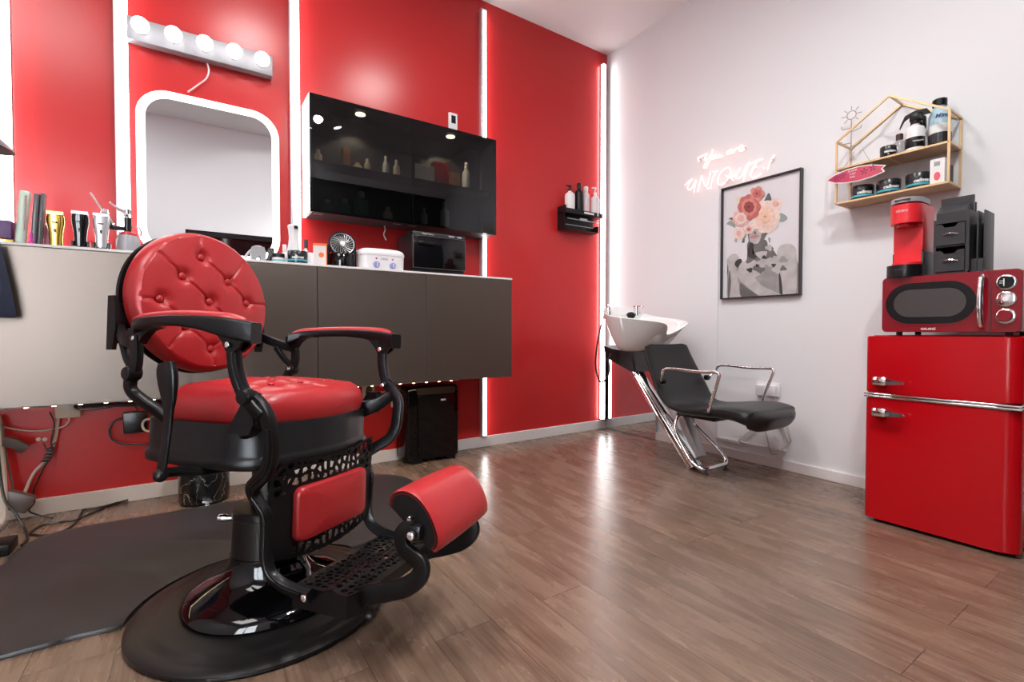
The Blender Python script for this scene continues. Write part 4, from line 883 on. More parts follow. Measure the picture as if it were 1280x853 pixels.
bm = B(); prism(bm, dsec(.055, -.052, .10), (0, 0, .3285), (1, 0, 0), (0, 1, 0), (0, 0, .022)); obj('lid', bm, GREY, t)
bm = B(); box(bm, (-.0535, -.028, .337), (-.046, .028, .342)); obj('lid_slot', bm, LBLD, t, False)
o = text('printed_name', 'KEURIG', (0, 0, 0), (1, 0, 0), (0, 1, 0), .013, LBL, t, bold=.0003)
for v in o.data.vertices: a = v.co.x/.056; v.co = V((-.002-.0565*cos(a), -.0565*sin(a), .290+v.co.y))
# organizer
t = thing('condiment_organizer', 'charcoal plastic organizer with two drawers and cup slots on the microwave', 'organizer', (2.655, .664, MT))
bm = B()
box(bm, (.0, -.052, .0006), (.15, .058, .012)); box(bm, (.0, .050, .012), (.15, .058, .235)); box(bm, (.0, -.056, .012), (.15, -.044, .262)); box(bm, (.14, -.044, .012), (.15, .05, .315)); box(bm, (.0, -.044, .118), (.14, .05, .123)); box(bm, (.0, -.044, .218), (.14, .05, .222))
prism(bm, [(.0, .222), (.0, .262), (.05, .30), (.06, .30), (.06, .222)], (0, -.044, 0), (1, 0, 0), (0, 0, 1), (0, .094, 0))
prism(bm, [(.07, .222), (.07, .335), (.085, .335), (.085, .222)], (0, -.052, 0), (1, 0, 0), (0, 0, 1), (0, .105, 0))
obj('body', bm, DGREY, t)
for z in (.014, .125):
    bm = B(); prism(bm, [(-.043, 0), (.049, 0), (.049, .088), (.032, .088), (.022, .074), (-.012, .074), (-.022, .088), (-.043, .088)], (-.006, 0, z), (0, 1, 0), (0, 0, 1), (.012, 0, 0)); box(bm, (.0065, -.040, z+.001), (.13, .046, z+.06)); dw = obj('drawer', bm, DGREY, t)
    bm = B(); tube(bm, [(-.0065, -.022, z+.042), (-.014, 0, z+.047), (-.0065, .026, z+.042)], .003, n=5); obj('drawer_pull', bm, CHROME, dw)
bm = B(); box(bm, (.01, -.100, .0006), (.15, -.058, .012)); 
for y in (-.100, -.079): box(bm, (.02, y, .012), (.145, y+.006, .255), .002)
box(bm, (.130, -.094, .012), (.14, -.058, .22)); box(bm, (.02, -.094, .012), (.12, -.058, .06)); obj('side_rack', bm, DGREY, t)
# ================================================================== HOUSE SHAPED SHELF
t = thing('house_shelf', 'gold wire house-shaped wall shelf with two light wood boards', 'shelf', (XW, .973, 1.556))
D_ = .172; yl, yr = .232, -.232
bm = B(); r_ = .0045
zt, ze, zm = .487, .330, .184
for x in (-.005, -D_):
    P = [(x, yl, 0), (x, yr, 0), (x, yr, ze), (x, 0, zt), (x, yl, ze), (x, yl, 0)]
    for a, b_ in zip(P, P[1:]): sweep(bm, [a, b_], [(-r_, -r_), (r_, -r_), (r_, r_), (-r_, r_)], up=(1, 0, 0))
    sweep(bm, [(x, yl, zm), (x, yr, zm)], [(-r_, -r_), (r_, -r_), (r_, r_), (-r_, r_)], up=(1, 0, 0))
for y, z in ((yl, 0), (yr, 0), (yl, ze), (yr, ze), (0, zt), (yl, zm), (yr, zm), (0, zm)): sweep(bm, [(-.005, y, z), (-D_, y, z)], [(-r_, -r_), (r_, -r_), (r_, r_), (-r_, r_)], up=(0, 0, 1))
obj('wire_frame', bm, GOLDW, t, False)
for z in (.0, zm): bm = B(); box(bm, (-D_+.005, yr+.005, z-.004), (-.0008, yl-.005, z+.004)); obj('board', bm, SHELFW, t, False)
zb, zm_ = 1.556+.0045, 1.556+zm+.0045
gj = 'black hair wax jars on the lower board of the house shelf'
BLJ = mat('black_jar_plastic', (.012, .014, .016), .25)
fc = (-.85, -.52)
for y, lab in ((1.105, 'black hair wax jar with blue stripe, leftmost on the lower gold shelf board'), (.990, 'black hair wax jar with blue stripe, middle of three on the lower shelf board'), (.868, 'black hair wax jar with blue stripe, next to the white box on the lower shelf')):
    jar('hair_wax_jar', lab, 'jar', (2.965, y, zb), .050, .074, BLJ, BLJ, TEAL, 'cellmax', gj, fc)
t = thing('product_box', 'small white box with a red lips print on the lower gold shelf board', 'box', (2.95, .786, zb))
bm = B(); box(bm, (-.03, -.027, 0), (.03, .027, .118), .001, 1); obj('carton', bm, LBL, t)
bm = B(); box(bm, (-.0308, -.010, .084), (-.0301, .012, .104)); obj('printed_figure', bm, GREY, t); bm = B(); q = V((-1, 0, 0)).to_track_quat('Z', 'Y').to_matrix().to_4x4(); q.translation = V((-.0301, 0, .036)); lathe(bm, [(0, 0), (.020, 0), (.020, .0006), (0, .0006)], seg=20, sy=1, sx=.6, M=q); obj('printed_lips', bm, mat('lip_red', (.75, .10, .14), .5), t)
bm = B(); box(bm, (-.02, -.012, 0), (.03, .012, .10), .001, 1); o = obj('product_box', bm, DGREY); o.location = (3.02, .772, zb); tag(o, 'narrow dark grey box at the right end of the lower gold shelf board', 'box')
jar('hair_wax_jar', 'black hair wax jar with white label at the front of the upper gold shelf', 'jar', (2.94, .985, zm_), .034, .055, BLJ, BLJ, None, 'texture', None, fc)
bottle('product_bottle', 'small clear bottle with dark square cap behind the wax jar on the upper shelf', 'bottle', (3.02, .965, zm_), .026, .13, CLEARP, mat('dark_red_cap', (.05, .01, .015), .4), .6, .22)
# trigger spray bottle
t = bottle('spray_bottle', 'white trigger spray bottle with black head on the upper gold shelf', 'bottle', (2.955, .882, zm_), .038, .15, LBL, BLKP, .5, .1, band=(.12, .48, BLKP))
bm = B(); a = V((0, 0, .15)); box(bm, (-.012, -.03, .15), (.012, .022, .188), .006); prism(bm, [(.0, .165), (.02, .18), (.045, .165), (.062, .13), (.052, .16), (.04, .188), (.0, .20), (-.045, .196), (-.06, .17), (-.03, .172)], (-.007, 0, 0), (0, 1, 0), (0, 0, 1), (.014, 0, 0)); obj('trigger_head', bm, BLKP, t)
text('printed_name', 'texture', (-.032, -.022, .045), (.52, -.85, 0), (0, 0, 1), .014, LBL, t)
bottle('spray_bottle', 'second spray bottle with black head, behind the white one on the upper shelf', 'bottle', (3.03, .880, zm_), .026, .19, LBL, BLKP, .75, .32)
t = bottle('spray_can', 'tall pale blue and white spray can with dark cap on the upper gold shelf', 'spray can', (3.01, .805, zm_), .040, .240, mat('pale_blue_can', (.42, .62, .72), .35), BLKP, .7, .14, band=(.1, .55, LBL))
curved_text('printed_name', 'Mirra', (0, 0, .15), (-.85, -.52, 0), .0412, .026, mat('print_navy', (.03, .06, .2), .5), t)
jar('hair_wax_jar', 'black hair wax jar in front of the blue can on the upper gold shelf', 'jar', (2.945, .785, zm_), .042, .052, BLJ, BLJ, None, None, None, fc)
# sun trinket stand
t = thing('sun_jewellery_stand', 'thin silver sun-shaped jewellery stand on the left of the gold shelf', 'ornament', (3.0, 1.175, zm_))
SIL = mat('pale_wire', (.42, .35, .30), .4, metal=.4)
bm = B(); c_ = V((0, 0, .30)); tube(bm, [(0, .022*cos(a), .30+.022*sin(a)) for a in [2*pi*k/14 for k in range(14)]], .0028, closed=True, n=2, seg=6)
for k in range(8): a = 2*pi*k/8; tube(bm, [(0, .028*cos(a), .30+.028*sin(a)), (0, .048*cos(a), .30+.048*sin(a))], .0022, smooth=False, seg=6)
tube(bm, [(0, 0, .277), (0, 0, .004)], .003, smooth=False, seg=6)
for z, s in ((.21, 1), (.23, -1), (.13, 1), (.15, -1)): tube(bm, [(0, 0, z), (0, -.025*s, z+.002), (0, -.045*s, z+.008), (0, -.047*s, z+.022)], .0022, seg=6)
obj('wire_stand', bm, SIL, t); bm = B(); lathe(bm, [(0, 0), (.05, 0), (.06, .012), (.04, .018), (0, .018)], seg=24, sy=1.0); obj('dish', bm, mat('stone_dish', (.6, .57, .52), .6), t)
# surfboard sign hanging on the shelf front
t = thing('surfboard_sign', 'little red and pink surfboard sign hanging from the gold shelf', 'sign', (2.885, 1.17, 1.70))
def sb_(x, y): p = PX(1020+x/5.02, 100+y/5.02, 2.885); return (p.y-1.17, p.z-1.70)
out = [(60, 635), (110, 598), (180, 567), (260, 542), (340, 530), (440, 534), (418, 555), (432, 575), (350, 610), (270, 635), (180, 650), (110, 650)]
P = [sb_(*p) for p in out]; 
bm = B(); prism(bm, P, (0, 0, 0), (0, 1, 0), (0, 0, 1), (.006, 0, 0)); obj('rim', bm, LBL, t)
cxm = sum(p[0] for p in P)/12; czm = sum(p[1] for p in P)/12
def surfm():
    m = mat('surfboard_print', (.55, .03, .06), .3); n = m.node_tree.nodes; l = m.node_tree.links; tc = n.new('ShaderNodeTexCoord'); sp_ = n.new('ShaderNodeSeparateXYZ'); l.new(tc.outputs['Object'], sp_.inputs[0])
    cr = n.new('ShaderNodeValToRGB'); mr = n.new('ShaderNodeMapRange'); mr.inputs[1].default_value = .15; mr.inputs[2].default_value = -.10; l.new(sp_.outputs[1], mr.inputs[0]); l.new(mr.outputs[0], cr.inputs[0])
    cr.color_ramp.elements[0].color = (.75, .08, .02, 1); cr.color_ramp.elements[1].color = (.60, .08, .14, 1); e = cr.color_ramp.elements.new(.45); e.color = (.50, .02, .10, 1)
    l.new(cr.outputs[0], n['Principled BSDF'].inputs['Base Color']); return m
bm = B(); prism(bm, [(cxm+(a-cxm)*.93, czm+(b_-czm)*.86) for a, b_ in P], (-.0012, 0, 0), (0, 1, 0), (0, 0, 1), (.001, 0, 0)); obj('printed_face', bm, surfm(), t)
bm = B()
AX = V((P[5][0]-P[0][0], P[5][1]-P[0][1])); SO = V((P[0][0], P[0][1])); NRM = V((-AX.y, AX.x)).normalized()
for fr_ in (.20, .30, .66, .80):
    cx_, cz_2 = SO+AX*fr_+NRM*.003*(-1 if fr_ in (.3, .8) else 1)
    for k in range(5): a = 2*pi*k/5+.3; prism(bm, [(cx_, cz_2), (cx_+.014*cos(a-.25), cz_2+.014*sin(a-.25)), (cx_+.018*cos(a), cz_2+.018*sin(a)), (cx_+.014*cos(a+.25), cz_2+.014*sin(a+.25))], (-.0018, 0, 0), (0, 1, 0), (0, 0, 1), (.0005, 0, 0))
obj('printed_palms', bm, mat('print_plum', (.16, .02, .06), .5), t, False)
for i, wd in enumerate(('ALOHA', 'SURF', 'BAR')): text('printed_name', wd, (-.0018, (SO+AX*.47).x, (SO+AX*.47).y+.016-.016*i), (0, AX.x, AX.y), (0, -AX.y, AX.x) if AX.x > 0 else (0, AX.y, -AX.x), .013, LBL, t)
bm = B(); tube(bm, [PX(1052, 211, 2.88)-V((2.885, 1.17, 1.70)), PX(1058, 205, 2.895)-V((2.885, 1.17, 1.70)), PX(1068, 190, 2.90)-V((2.885, 1.17, 1.70))], .0012, seg=5); tube(bm, [PX(1091, 206, 2.88)-V((2.885, 1.17, 1.70)), PX(1084, 196, 2.90)-V((2.885, 1.17, 1.70)), PX(1078, 186, 2.90)-V((2.885, 1.17, 1.70))], .0012, seg=5); obj('string', bm, SIL, t)
# ================================================================== THINGS ON THE TAUPE CABINETS
CT = ST+.0005
# flat irons leaning at the left
t = thing('hair_straightener', 'pale green hair straightener standing upright by the left light tube', 'hair straightener', (-.585, 2.76, CT), 0)
bm = B(); MR = Matrix.Rotation(R(5), 4, 'Y'); box(bm, (-.016, -.018, .004), (.016, .018, .222), .009, 3, MR); obj('body', bm, mat('pale_green_plastic', (.62, .78, .66), .3), t)
bm = B(); tube(bm, [(.02, -.02, .06), (.022, -.02, .14), (.024, -.02, .20)], .003); obj('hinge_rod', bm, mat('copper_pink', (.75, .35, .38), .3, metal=.5), t)
t = thing('hair_straightener', 'dark grey hair straightener with a pink accent standing upright beside the green one', 'hair straightener', (-.540, 2.76, CT), 0)
bm = B(); MR = Matrix.Rotation(R(4), 4, 'Y'); box(bm, (-.014, -.018, .002), (.004, .018, .215), .006, 3, MR); box(bm, (.006, -.018, .002), (.020, .018, .222), .006, 3, MR); obj('body', bm, mat('graphite', (.10, .10, .11), .3), t)
bm = B(); lathe(bm, [(0, 0), (.012, 0), (.012, .008), (.004, .014), (.004, .05), (0, .05)], (-.008, -.022, .0), seg=12); obj('accent', bm, mat('magenta_plastic', (.75, .03, .45), .3), t)
t = bottle('styling_bottle', 'small pink and white bottle next to the hair straighteners', 'bottle', (-.507, 2.80, CT), .016, .125, PINKP, BLKP, .5, .16)
bm = B(); box(bm, (-.05, -.04, 0), (.05, .04, .075), .004); o = obj('product_box', bm, PURPLE); o.location = (-.655, 2.78, CT+.018); tag(o, 'dark purple box at the far left edge of the counter', 'box')
bm = B(); box(bm, (-.05, -.03, 0), (.05, .03, .017), .002); o = obj('product_box', bm, GOLD); o.location = (-.65, 2.77, CT); tag(o, 'flat gold box lying under the purple box', 'box')
def clipper(name, label, x, body, blade, stand=True, h=.148, extra=None):
    t = thing(name, label, 'hair clipper', (x, 2.77, CT), 0, 'hair clippers standing on the counter')
    pr = [(.018, .0), (.022, .01), (.021, .035), (.024, .07), (.029, .10), (.029, .125), (.026, .136)]
    bm = B(); rr = []
    for w2, z in pr: rr.append([V((w2*(abs(cos(a))**.7)*(1 if cos(a) > 0 else -1), .020*(abs(sin(a))**.8)*(1 if sin(a) > 0 else -1), z+(.012 if stand else 0))) for a in [2*pi*k/24 for k in range(24)]])
    loft(bm, rr); obj('body', bm, body, t)
    zt_ = .136+(.012 if stand else 0)
    bm = B(); box(bm, (-.027, -.018, zt_+.0004), (.027, .004, zt_+.008), .001)
    for k in range(11): box(bm, (-.026+.005*k, -.018, zt_+.008), (-.0235+.005*k, -.012, zt_+.014))
    obj('blade', bm, blade, t, False)
    bm = B(); box(bm, (-.010, -.0225, zt_-.036), (.010, -.0185, zt_-.030), .001); box(bm, (-.004, -.0225, zt_-.075), (.004, -.0185, zt_-.060), .001); obj('switch', bm, extra or BLKP, t)
    if stand:
        bm = B(); lathe(bm, [(0, 0), (.034, 0), (.034, .006), (.028, .011), (0, .0115)], seg=28); 
        for s in (-1, 1): box(bm, (s*.026-.005, -.012, .008), (s*.026+.005, .012, .034), .003)
        obj('charging_stand', bm, BLKP, t)
clipper('hair_clipper', 'gold hair clipper, leftmost of the three clippers', -.478, GOLD, GOLD, False)
clipper('hair_clipper', 'black hair clipper on a charging stand, middle of the three clippers', -.400, BLKG, STEEL)
clipper('hair_clipper', 'silver hair clipper on a charging stand, beside the airbrush station', -.330, mat('silver_paint', (.65, .65, .67), .22, metal=.7), STEEL, extra=BLKP)
# airbrush station
t = thing('airbrush_station', 'clear cleaning pot holding two chrome airbrushes, left of the mirror', 'airbrush holder', (-.245, 2.84, CT))
bm = B(); lathe(bm, [(0, 0), (.036, 0), (.046, .03), (.046, .06), (.038, .085), (.03, .088), (.027, .085), (.034, .082), (.042, .058), (.042, .03), (.033, .006), (0, .006)], seg=32); obj('pot', bm, mat('frosted_plastic', (.55, .56, .60), .25, trans=.4), t)
bm = B(); lathe(bm, [(0, .0885), (.032, .0885), (.032, .098), (.02, .104), (0, .104)], seg=28); obj('pot_lid', bm, mat('red_lid', (.6, .03, .03), .3), t)
bm = B(); lathe(bm, [(0, .1045), (.014, .1045), (.014, .17), (0, .17)], seg=20); box(bm, (-.085, -.012, .108), (-.01, .012, .126), .004); box(bm, (-.08, -.02, .112), (-.05, .02, .132), .006); obj('holder', bm, BLKP, t)
bm = B(); tube(bm, [(-.055, 0, .133), (-.07, 0, .165), (-.085, 0, .185), (-.13, 0, .265)], .006, n=4, scales=[1.4, 1.2, .9, .5]); lathe(bm, [(0, 0), (.016, 0), (.012, .02), (0, .02)], (-.082, 0, .178), seg=16)
tube(bm, [(-.005, 0, .172), (-.008, 0, .19), (-.03, 0, .205), (-.065, 0, .232)], .007, n=4, scales=[1.6, 1.5, 1, .5]); lathe(bm, [(0, 0), (.012, 0), (.016, .022), (0, .022)], (0, 0, .185), seg=16); obj('airbrush', bm, CHROME, t)
bm = B(); tube(bm, [(.014, 0, .13), (.04, 0, .128), (.048, 0, .11), (.046, 0, .09)], .003); obj('hook_arm', bm, CHROME, t)
bm = B(); tube(bm, [(-.19, 2.80, CT+.006), (-.16, 2.80, CT+.03), (-.12, 2.80, CT+.04), (-.09, 2.80, CT+.02), (-.08, 2.80, CT+.006)], .0055); tag(obj('cable', bm, CABLEB), 'dark looped cord lying on the counter under the lit mirror', 'cable')
# right of the chair back
t = thing('clipper_holder', 'grey plastic clipper holder with a hanging nozzle in front of the mirror base', 'holder', (.285, 2.80, CT))
bm = B(); prism(bm, [(-.03, 0), (-.012, 0), (-.008, .03), (.008, .03), (.012, 0), (.03, 0), (.034, .05), (.026, .078), (-.028, .078), (-.036, .05)], (0, -.03, 0), (1, 0, 0), (0, 0, 1), (0, .06, 0)); obj('stand', bm, GREY, t)
bm = B(); ball(bm, (0, 0, .080), .022, sz=.35); tube(bm, [(-.032, -.01, .06), (-.045, -.01, .045), (-.06, -.01, .02)], .006); obj('nozzle', bm, mat('pale_grey_plastic', (.55, .53, .53), .4), t)
bm = B(); tube(bm, [(.05, 0, .07), (.062, 0, .045), (.05, 0, .018), (.035, 0, .006)], .012, seg=8); obj('coiled_cable', bm, CABLEB, t)
bottle('product_bottle', 'small white bottle with square black cap beside the grey clipper holder', 'bottle', (.352, 2.84, CT), .018, .085, LBL, BLKP, .75, .28)
jar('hair_wax_jar', 'small white-based jar with black label, left of the clear nozzle bottle', 'jar', (.375, 2.76, CT), .030, .048, LBL, BLKP, TEAL, None, None, (-.1, -1))
bottle('nozzle_bottle', 'small white nozzle bottle behind the little black jar', 'bottle', (.415, 2.83, CT), .022, .11, WPL, WPL, .45, .35)
# patterned spray bottle, waisted
t = thing('spray_bottle', 'waisted white spray bottle with dark flecks behind the black wax jar', 'bottle', (.462, 2.84, CT))
bm = B(); lathe(bm, [(0, 0), (.036, 0), (.038, .03), (.036, .07), (.028, .11), (.023, .15), (.026, .19), (.030, .215), (.024, .222), (0, .222)], seg=32); obj('body', bm, WPL, t)
bm = B(); rnd = random.Random(4)
for k in range(22):
    a = rnd.uniform(-2.6, -.5); z = rnd.uniform(.012, .085); f = V((cos(a), sin(a), 0)); c_ = f*.0385; c_.z = z; u = V((-f.y, f.x, 0)); s_ = rnd.uniform(.003, .006); prism(bm, [(-s_*.5, -s_*1.4), (s_*.5, -s_*1.4), (0, s_*1.6)], c_-f*.0002, u, (0, 0, 1), f*.0006)
obj('printed_marks', bm, LBLD, t, False)['kind'] = 'stuff'
bm = B(); box(bm, (-.002, -.031, .198), (.016, -.024, .214), .002); obj('nozzle', bm, BLKP, t)
jar('hair_wax_jar', 'large black hair wax jar with teal base stripe on the counter before the light tube', 'jar', (.465, 2.745, CT), .049, .066, BLJ, BLJ, TEAL, 'cellmax', None, (-.16, -1))
bottle('product_bottle', 'slim metallic bottle behind the orange and white box', 'bottle', (.535, 2.90, CT), .017, .16, STEEL, DGREY, .6, .3)
bm = B(); box(bm, (-.028, -.03, 0), (.028, .03, .072), .004); o = obj('product_box', bm, WPL); o.location = (.530, 2.81, CT); tag(o, 'small plain white tub between the wax jar and the orange box', 'box')
t = thing('product_box', 'white carton with orange sides and an orange dot on the counter', 'box', (.592, 2.80, CT), R(-16))
bm = B(); box(bm, (-.036, -.0302, 0), (.030, .03, .125), .001, 1); obj('carton', bm, mat('pale_card', (.74, .70, .70), .5), t); bm = B(); box(bm, (.0305, -.03, .0005), (.0345, .03, .124)); box(bm, (-.036, -.0315, .112), (.030, -.0304, .125)); obj('orange_side', bm, ORANGE, t, False)
bm = B(); q = V((0, -1, 0)).to_track_quat('Z', 'Y').to_matrix().to_4x4(); q.translation = V((.006, -.0304, .062)); lathe(bm, [(0, 0), (.014, 0), (.014, .0006), (0, .0006)], seg=24, M=q); obj('printed_dot', bm, ORANGE, t)
# desk fan
t = thing('desk_fan', 'small round black desk fan with silver spiral grille', 'fan', (.705, 2.80, CT))
bm = B(); lathe(bm, [(0, 0), (.060, 0), (.062, .01), (.062, .075), (.055, .085), (0, .085)], seg=32); 
for s in (-1, 1): box(bm, (s*.072-.008, -.012, .0), (s*.072+.008, .018, .13), .005)
obj('base', bm, BLKG, t)
FC = V((0, -.01, .13)); fa = V((-.10, -.95, .28)).normalized(); q = fa.to_track_quat('Z', 'Y').to_matrix().to_4x4(); q.translation = FC
bm = B(); lathe(bm, [(0, -.04), (.05, -.038), (.070, -.02), (.074, .0), (.074, .016), (.068, .02), (.062, .016), (.06, .0), (0, -.005)], seg=48, M=q); obj('housing', bm, BLKP, t)
bm = B()
for k in range(22):
    a0 = 2*pi*k/22; pts = [q @ V((r*cos(a0+r*9), r*sin(a0+r*9), .017+.004*(1-(r/.062)**2))) for r in (.012, .025, .038, .05, .062)]; sweep(bm, smooth_path(pts, 2), circ(.0010, 5))
for r in (.063,): tube(bm, [q @ V((r*cos(a), r*sin(a), .017)) for a in [2*pi*j/24 for j in range(24)]], .002, closed=True, n=1, seg=5)
obj('grille', bm, STEEL, t)['kind'] = 'stuff'
bm = B(); lathe(bm, [(0, .018), (.015, .018), (.013, .025), (0, .027)], seg=24, M=q); obj('hub', bm, WPL, t)
# wax warmer
t = thing('wax_warmer', 'white oval double wax warmer with two blue dials', 'wax warmer', (.925, 2.80, CT))
bm = B(); o1 = [(.135*(abs(cos(a))**.55)*(1 if cos(a) > 0 else -1), .075*(abs(sin(a))**.6)*(1 if sin(a) > 0 else -1)) for a in [2*pi*k/48 for k in range(48)]]
loft(bm, [[V((x*k, y*k, z)) for x, y in o1] for k, z in ((.95, 0), (.99, .004), (1.0, .05), (1.01, .082))]); obj('base', bm, WPL, t)
bm = B(); loft(bm, [[V((x*k, y*k, z)) for x, y in o1] for k, z in ((1.03, .0825), (1.035, .09), (1.03, .097), (.97, .112), (.82, .121), (.6, .124), (.05, .126))]); obj('lid', bm, WPL, t)
for x in (-.045, .05):
    bm = B(); q = V((0, -1, 0)).to_track_quat('Z', 'Y').to_matrix().to_4x4(); q.translation = V((x, -.0735, .027)); lathe(bm, [(0, 0), (.019, 0), (.019, .004), (.015, .006), (.015, .016), (0, .017)], seg=24, M=q); d = obj('dial', bm, mat('blue_grey_dial', (.30, .32, .62), .35), t)
    bm = B(); box(bm, (x-.002, -.0925, .014), (x+.002, -.0906, .040)); obj('dial_mark', bm, LBL, d, False)
    bm = B(); ball(bm, (x, -.0745, .062), .006, sy=.5, seg=10); obj('indicator', bm, mat('red_indicator', (.75, .08, .12), .3), t)
bm = B(); box(bm, (-.018, -.0762, .056), (.022, -.0750, .068)); obj('printed_label', bm, mat('printed_grey', (.5, .5, .55), .5), t, False)
# towel warmer
t = thing('towel_warmer', 'black glossy towel warmer cabinet at the right end of the counter row', 'towel warmer', (1.285, 2.74, CT))
bm = B(); box(bm, (-.178, .020, .012), (.178, .27, .252), .006); obj('body', bm, BLKP, t)
bm = B(); box(bm, (-.176, 0, .032), (.176, .0195, .225), .005); d = obj('door', bm, BLKG, t)
bm = B(); box(bm, (-.148, -.012, .172), (-.045, -.0005, .192), .004); obj('handle', bm, BLKP, d)
bm = B(); box(bm, (-.176, .002, .228), (.176, .0195, .250), .003); obj('control_strip', bm, DGREY, t)
text('printed_name', 'Towel Cabinet', (-.08, .0012, .239), (1, 0, 0), (0, 0, 1), .013, LBL, t)
bm = B(); box(bm, (.06, .0005, .235), (.10, .0016, .243)); box(bm, (.12, .0005, .235), (.15, .0016, .243)); obj('switches', bm, mat('printed_grey', (.5, .5, .55), .5), t, False)
bm = B(); 
for x in (-.15, .15):
    for y in (.03, .24): lathe(bm, [(0, 0), (.012, 0), (.012, .0118), (0, .0118)], (x, y, 0), seg=12)
obj_split('foot', bm, RUBBER, t)
bm = B(); frame(bm, [(-.178, .03), (.178, .03), (.178, .227), (-.178, .227)], [(-.1765, .0315), (.1765, .0315), (.1765, .2255), (-.1765, .2255)], (0, -.0006, 0), (1, 0, 0), (0, 0, 1), (0, .004, 0)); obj('edge_trim', bm, STEEL, t, False)
bm = B(); tube(bm, [(1.035, 3.04, cz0-.001), (1.04, 3.04, 1.52), (1.03, 3.04, 1.49), (1.045, 3.04, 1.455)], .004); tag(obj('hanging_wire', bm, CABLEW), 'short pale wire hanging under the glass cabinet by the towel warmer', 'cable')
# ================================================================== UNDER THE CABINETS
t = thing('air_conditioner', 'black portable air conditioner standing on the floor under the cabinets', 'air conditioner', (1.335, 2.93, 0))
bm = B(); q_ = [(-.155, .0), (.145, .0), (.155, .02), (.155, .12), (-.17, .16), (-.205, .14), (-.205, .05), (-.19, .012)]
P = smooth_path([(x, y, 0) for x, y in q_], 4, closed=True); cc = V((-.02, .08, 0)); loft(bm, [[cc+(p-cc)*k+V((0, 0, z)) for p in P] for k, z in ((.93, .022), (.99, .034), (1, .06), (1, .46), (.97, .497), (.90, .508))]); obj('body', bm, BLKG, t)
bm = B(); prism(bm, rrect(.262, .405, .025, 5, .006, .245), (0, -.012, 0), (1, 0, 0), (0, 0, 1), (0, .012, 0)); obj('front_panel', bm, BLKG, t)
bm = B(); prism(bm, rrect(.27, .045, .012, 4, .004, .474), (0, -.010, 0), (1, 0, 0), (0, 0, 1), (0, .012, 0)); obj('air_outlet', bm, mat('dark_bronze', (.05, .04, .035), .25), t)
bm = B(); box(bm, (.035, -.0132, .404), (.070, -.0124, .416)); obj('name_plate', bm, LBL, t, False)
bm = B(); box(bm, (-.165, .002, 0), (-.09, .14, .0215), .004); box(bm, (.085, .002, 0), (.150, .14, .0215), .004); obj_split('foot', bm, BLKP, t)
t = thing('marble_bin', 'black marble-patterned cylindrical bin on the floor behind the barber chair', 'bin', (.04, 2.915, 0))
def marble():
    m = mat('black_marble', (.012, .012, .013), .18); n = m.node_tree.nodes; l = m.node_tree.links; tc = n.new('ShaderNodeTexCoord'); nt = n.new('ShaderNodeTexNoise'); nt.inputs['Scale'].default_value = 6; nt.inputs['Detail'].default_value = 6; nt.inputs['Distortion'].default_value = 1.5; l.new(tc.outputs['Object'], nt.inputs['Vector'])
    cr = n.new('ShaderNodeValToRGB'); e = cr.color_ramp.elements; e[0].position = .492; e[0].color = (.010, .010, .011, 1); e[1].position = .5; e[1].color = (.45, .42, .38, 1); k = e.new(.508); k.color = (.010, .010, .011, 1)
    l.new(nt.outputs['Fac'], cr.inputs[0]); l.new(cr.outputs[0], n['Principled BSDF'].inputs['Base Color']); return m
bm = B(); lathe(bm, [(0, .012), (.110, .012), (.112, .016), (.112, .225), (.108, .23), (.104, .225), (.104, .02), (0, .019)], seg=56); obj('body', bm, marble(), t)
bm = B(); lathe(bm, [(0, 0), (.106, 0), (.106, .0115), (0, .0115)], seg=48); obj('base_ring', bm, BLKP, t)
bm = B(); box(bm, (-.012, -.1285, .018), (.030, -.110, .030), .002, 2); box(bm, (.0, -.150, .010), (.018, -.126, .018), .002, 2); obj('pedal', bm, STEEL, t)
# cables and plugs
def cord(label, pts, r, m, name='cable', n=6): bm = B(); tube(bm, pts, r, n=n); return tag(obj(name, bm, m), label, 'cable')
YC = 3.085
t = thing('wall_charger', 'white square plug box on the red wall just under the cabinet', 'plug', (-.50, YR, .475)); bm = B(); box(bm, (-.045, -.05, -.02), (.045, -.001, .075), .006); obj('body', bm, WPL, t); bm = B(); tube(bm, [(.0, -.03, -.021), (.0, -.035, -.04), (-.03, -.035, -.065), (-.13, -.03, -.07), (-.24, -.03, -.03), (-.255, -.03, .02), (-.20, -.03, .045)], .0035); obj('cable', bm, CABLEW, t)
bm = B(); box(bm, (-.62, 3.05, .515), (-.565, YR-.001, .552), .004); tag(obj('plug', bm, WPL), 'white plug tucked under the cabinet at the far left', 'plug')
cord('white cable hanging diagonally down the red wall to the grey adapter', [PY(73, 517, YC), PY(70, 545, YC), PY(60, 572, YC), PY(42, 592, YC), PY(30, 618, YC-.02)], .0065, CABLEW)
cord('thin black cable wound round the white one on the red wall', [PY(62, 515, YC-.01), PY(68, 530, YC-.012), PY(64, 552, YC-.014), PY(66, 568, YC-.018), PY(56, 582, YC-.016), PY(50, 595, YC-.01), PY(42, 612, YC), PY(43, 628, YC), PY(37, 640, YC-.03), (-.55, 3.0, .006)], .0035, CABLEB)
bm = B(); c_ = PY(60, 568, YC-.012); 
for k in range(5): lathe(bm, [(.009, -.004), (.014, -.002), (.014, .002), (.009, .004)], (c_.x+.006*k-.012, c_.y, c_.z-.03+.014*k), seg=12)
tube(bm, [c_+V((0, -.01, .02)), c_+V((.03, -.02, .055))], .003, smooth=False); tube(bm, [c_+V((0, -.01, .02)), c_+V((-.012, -.02, .06))], .003, smooth=False); tag(obj('cable_tie', bm, CABLEB), 'knot of black cable ties around the white cable', 'cable tie')
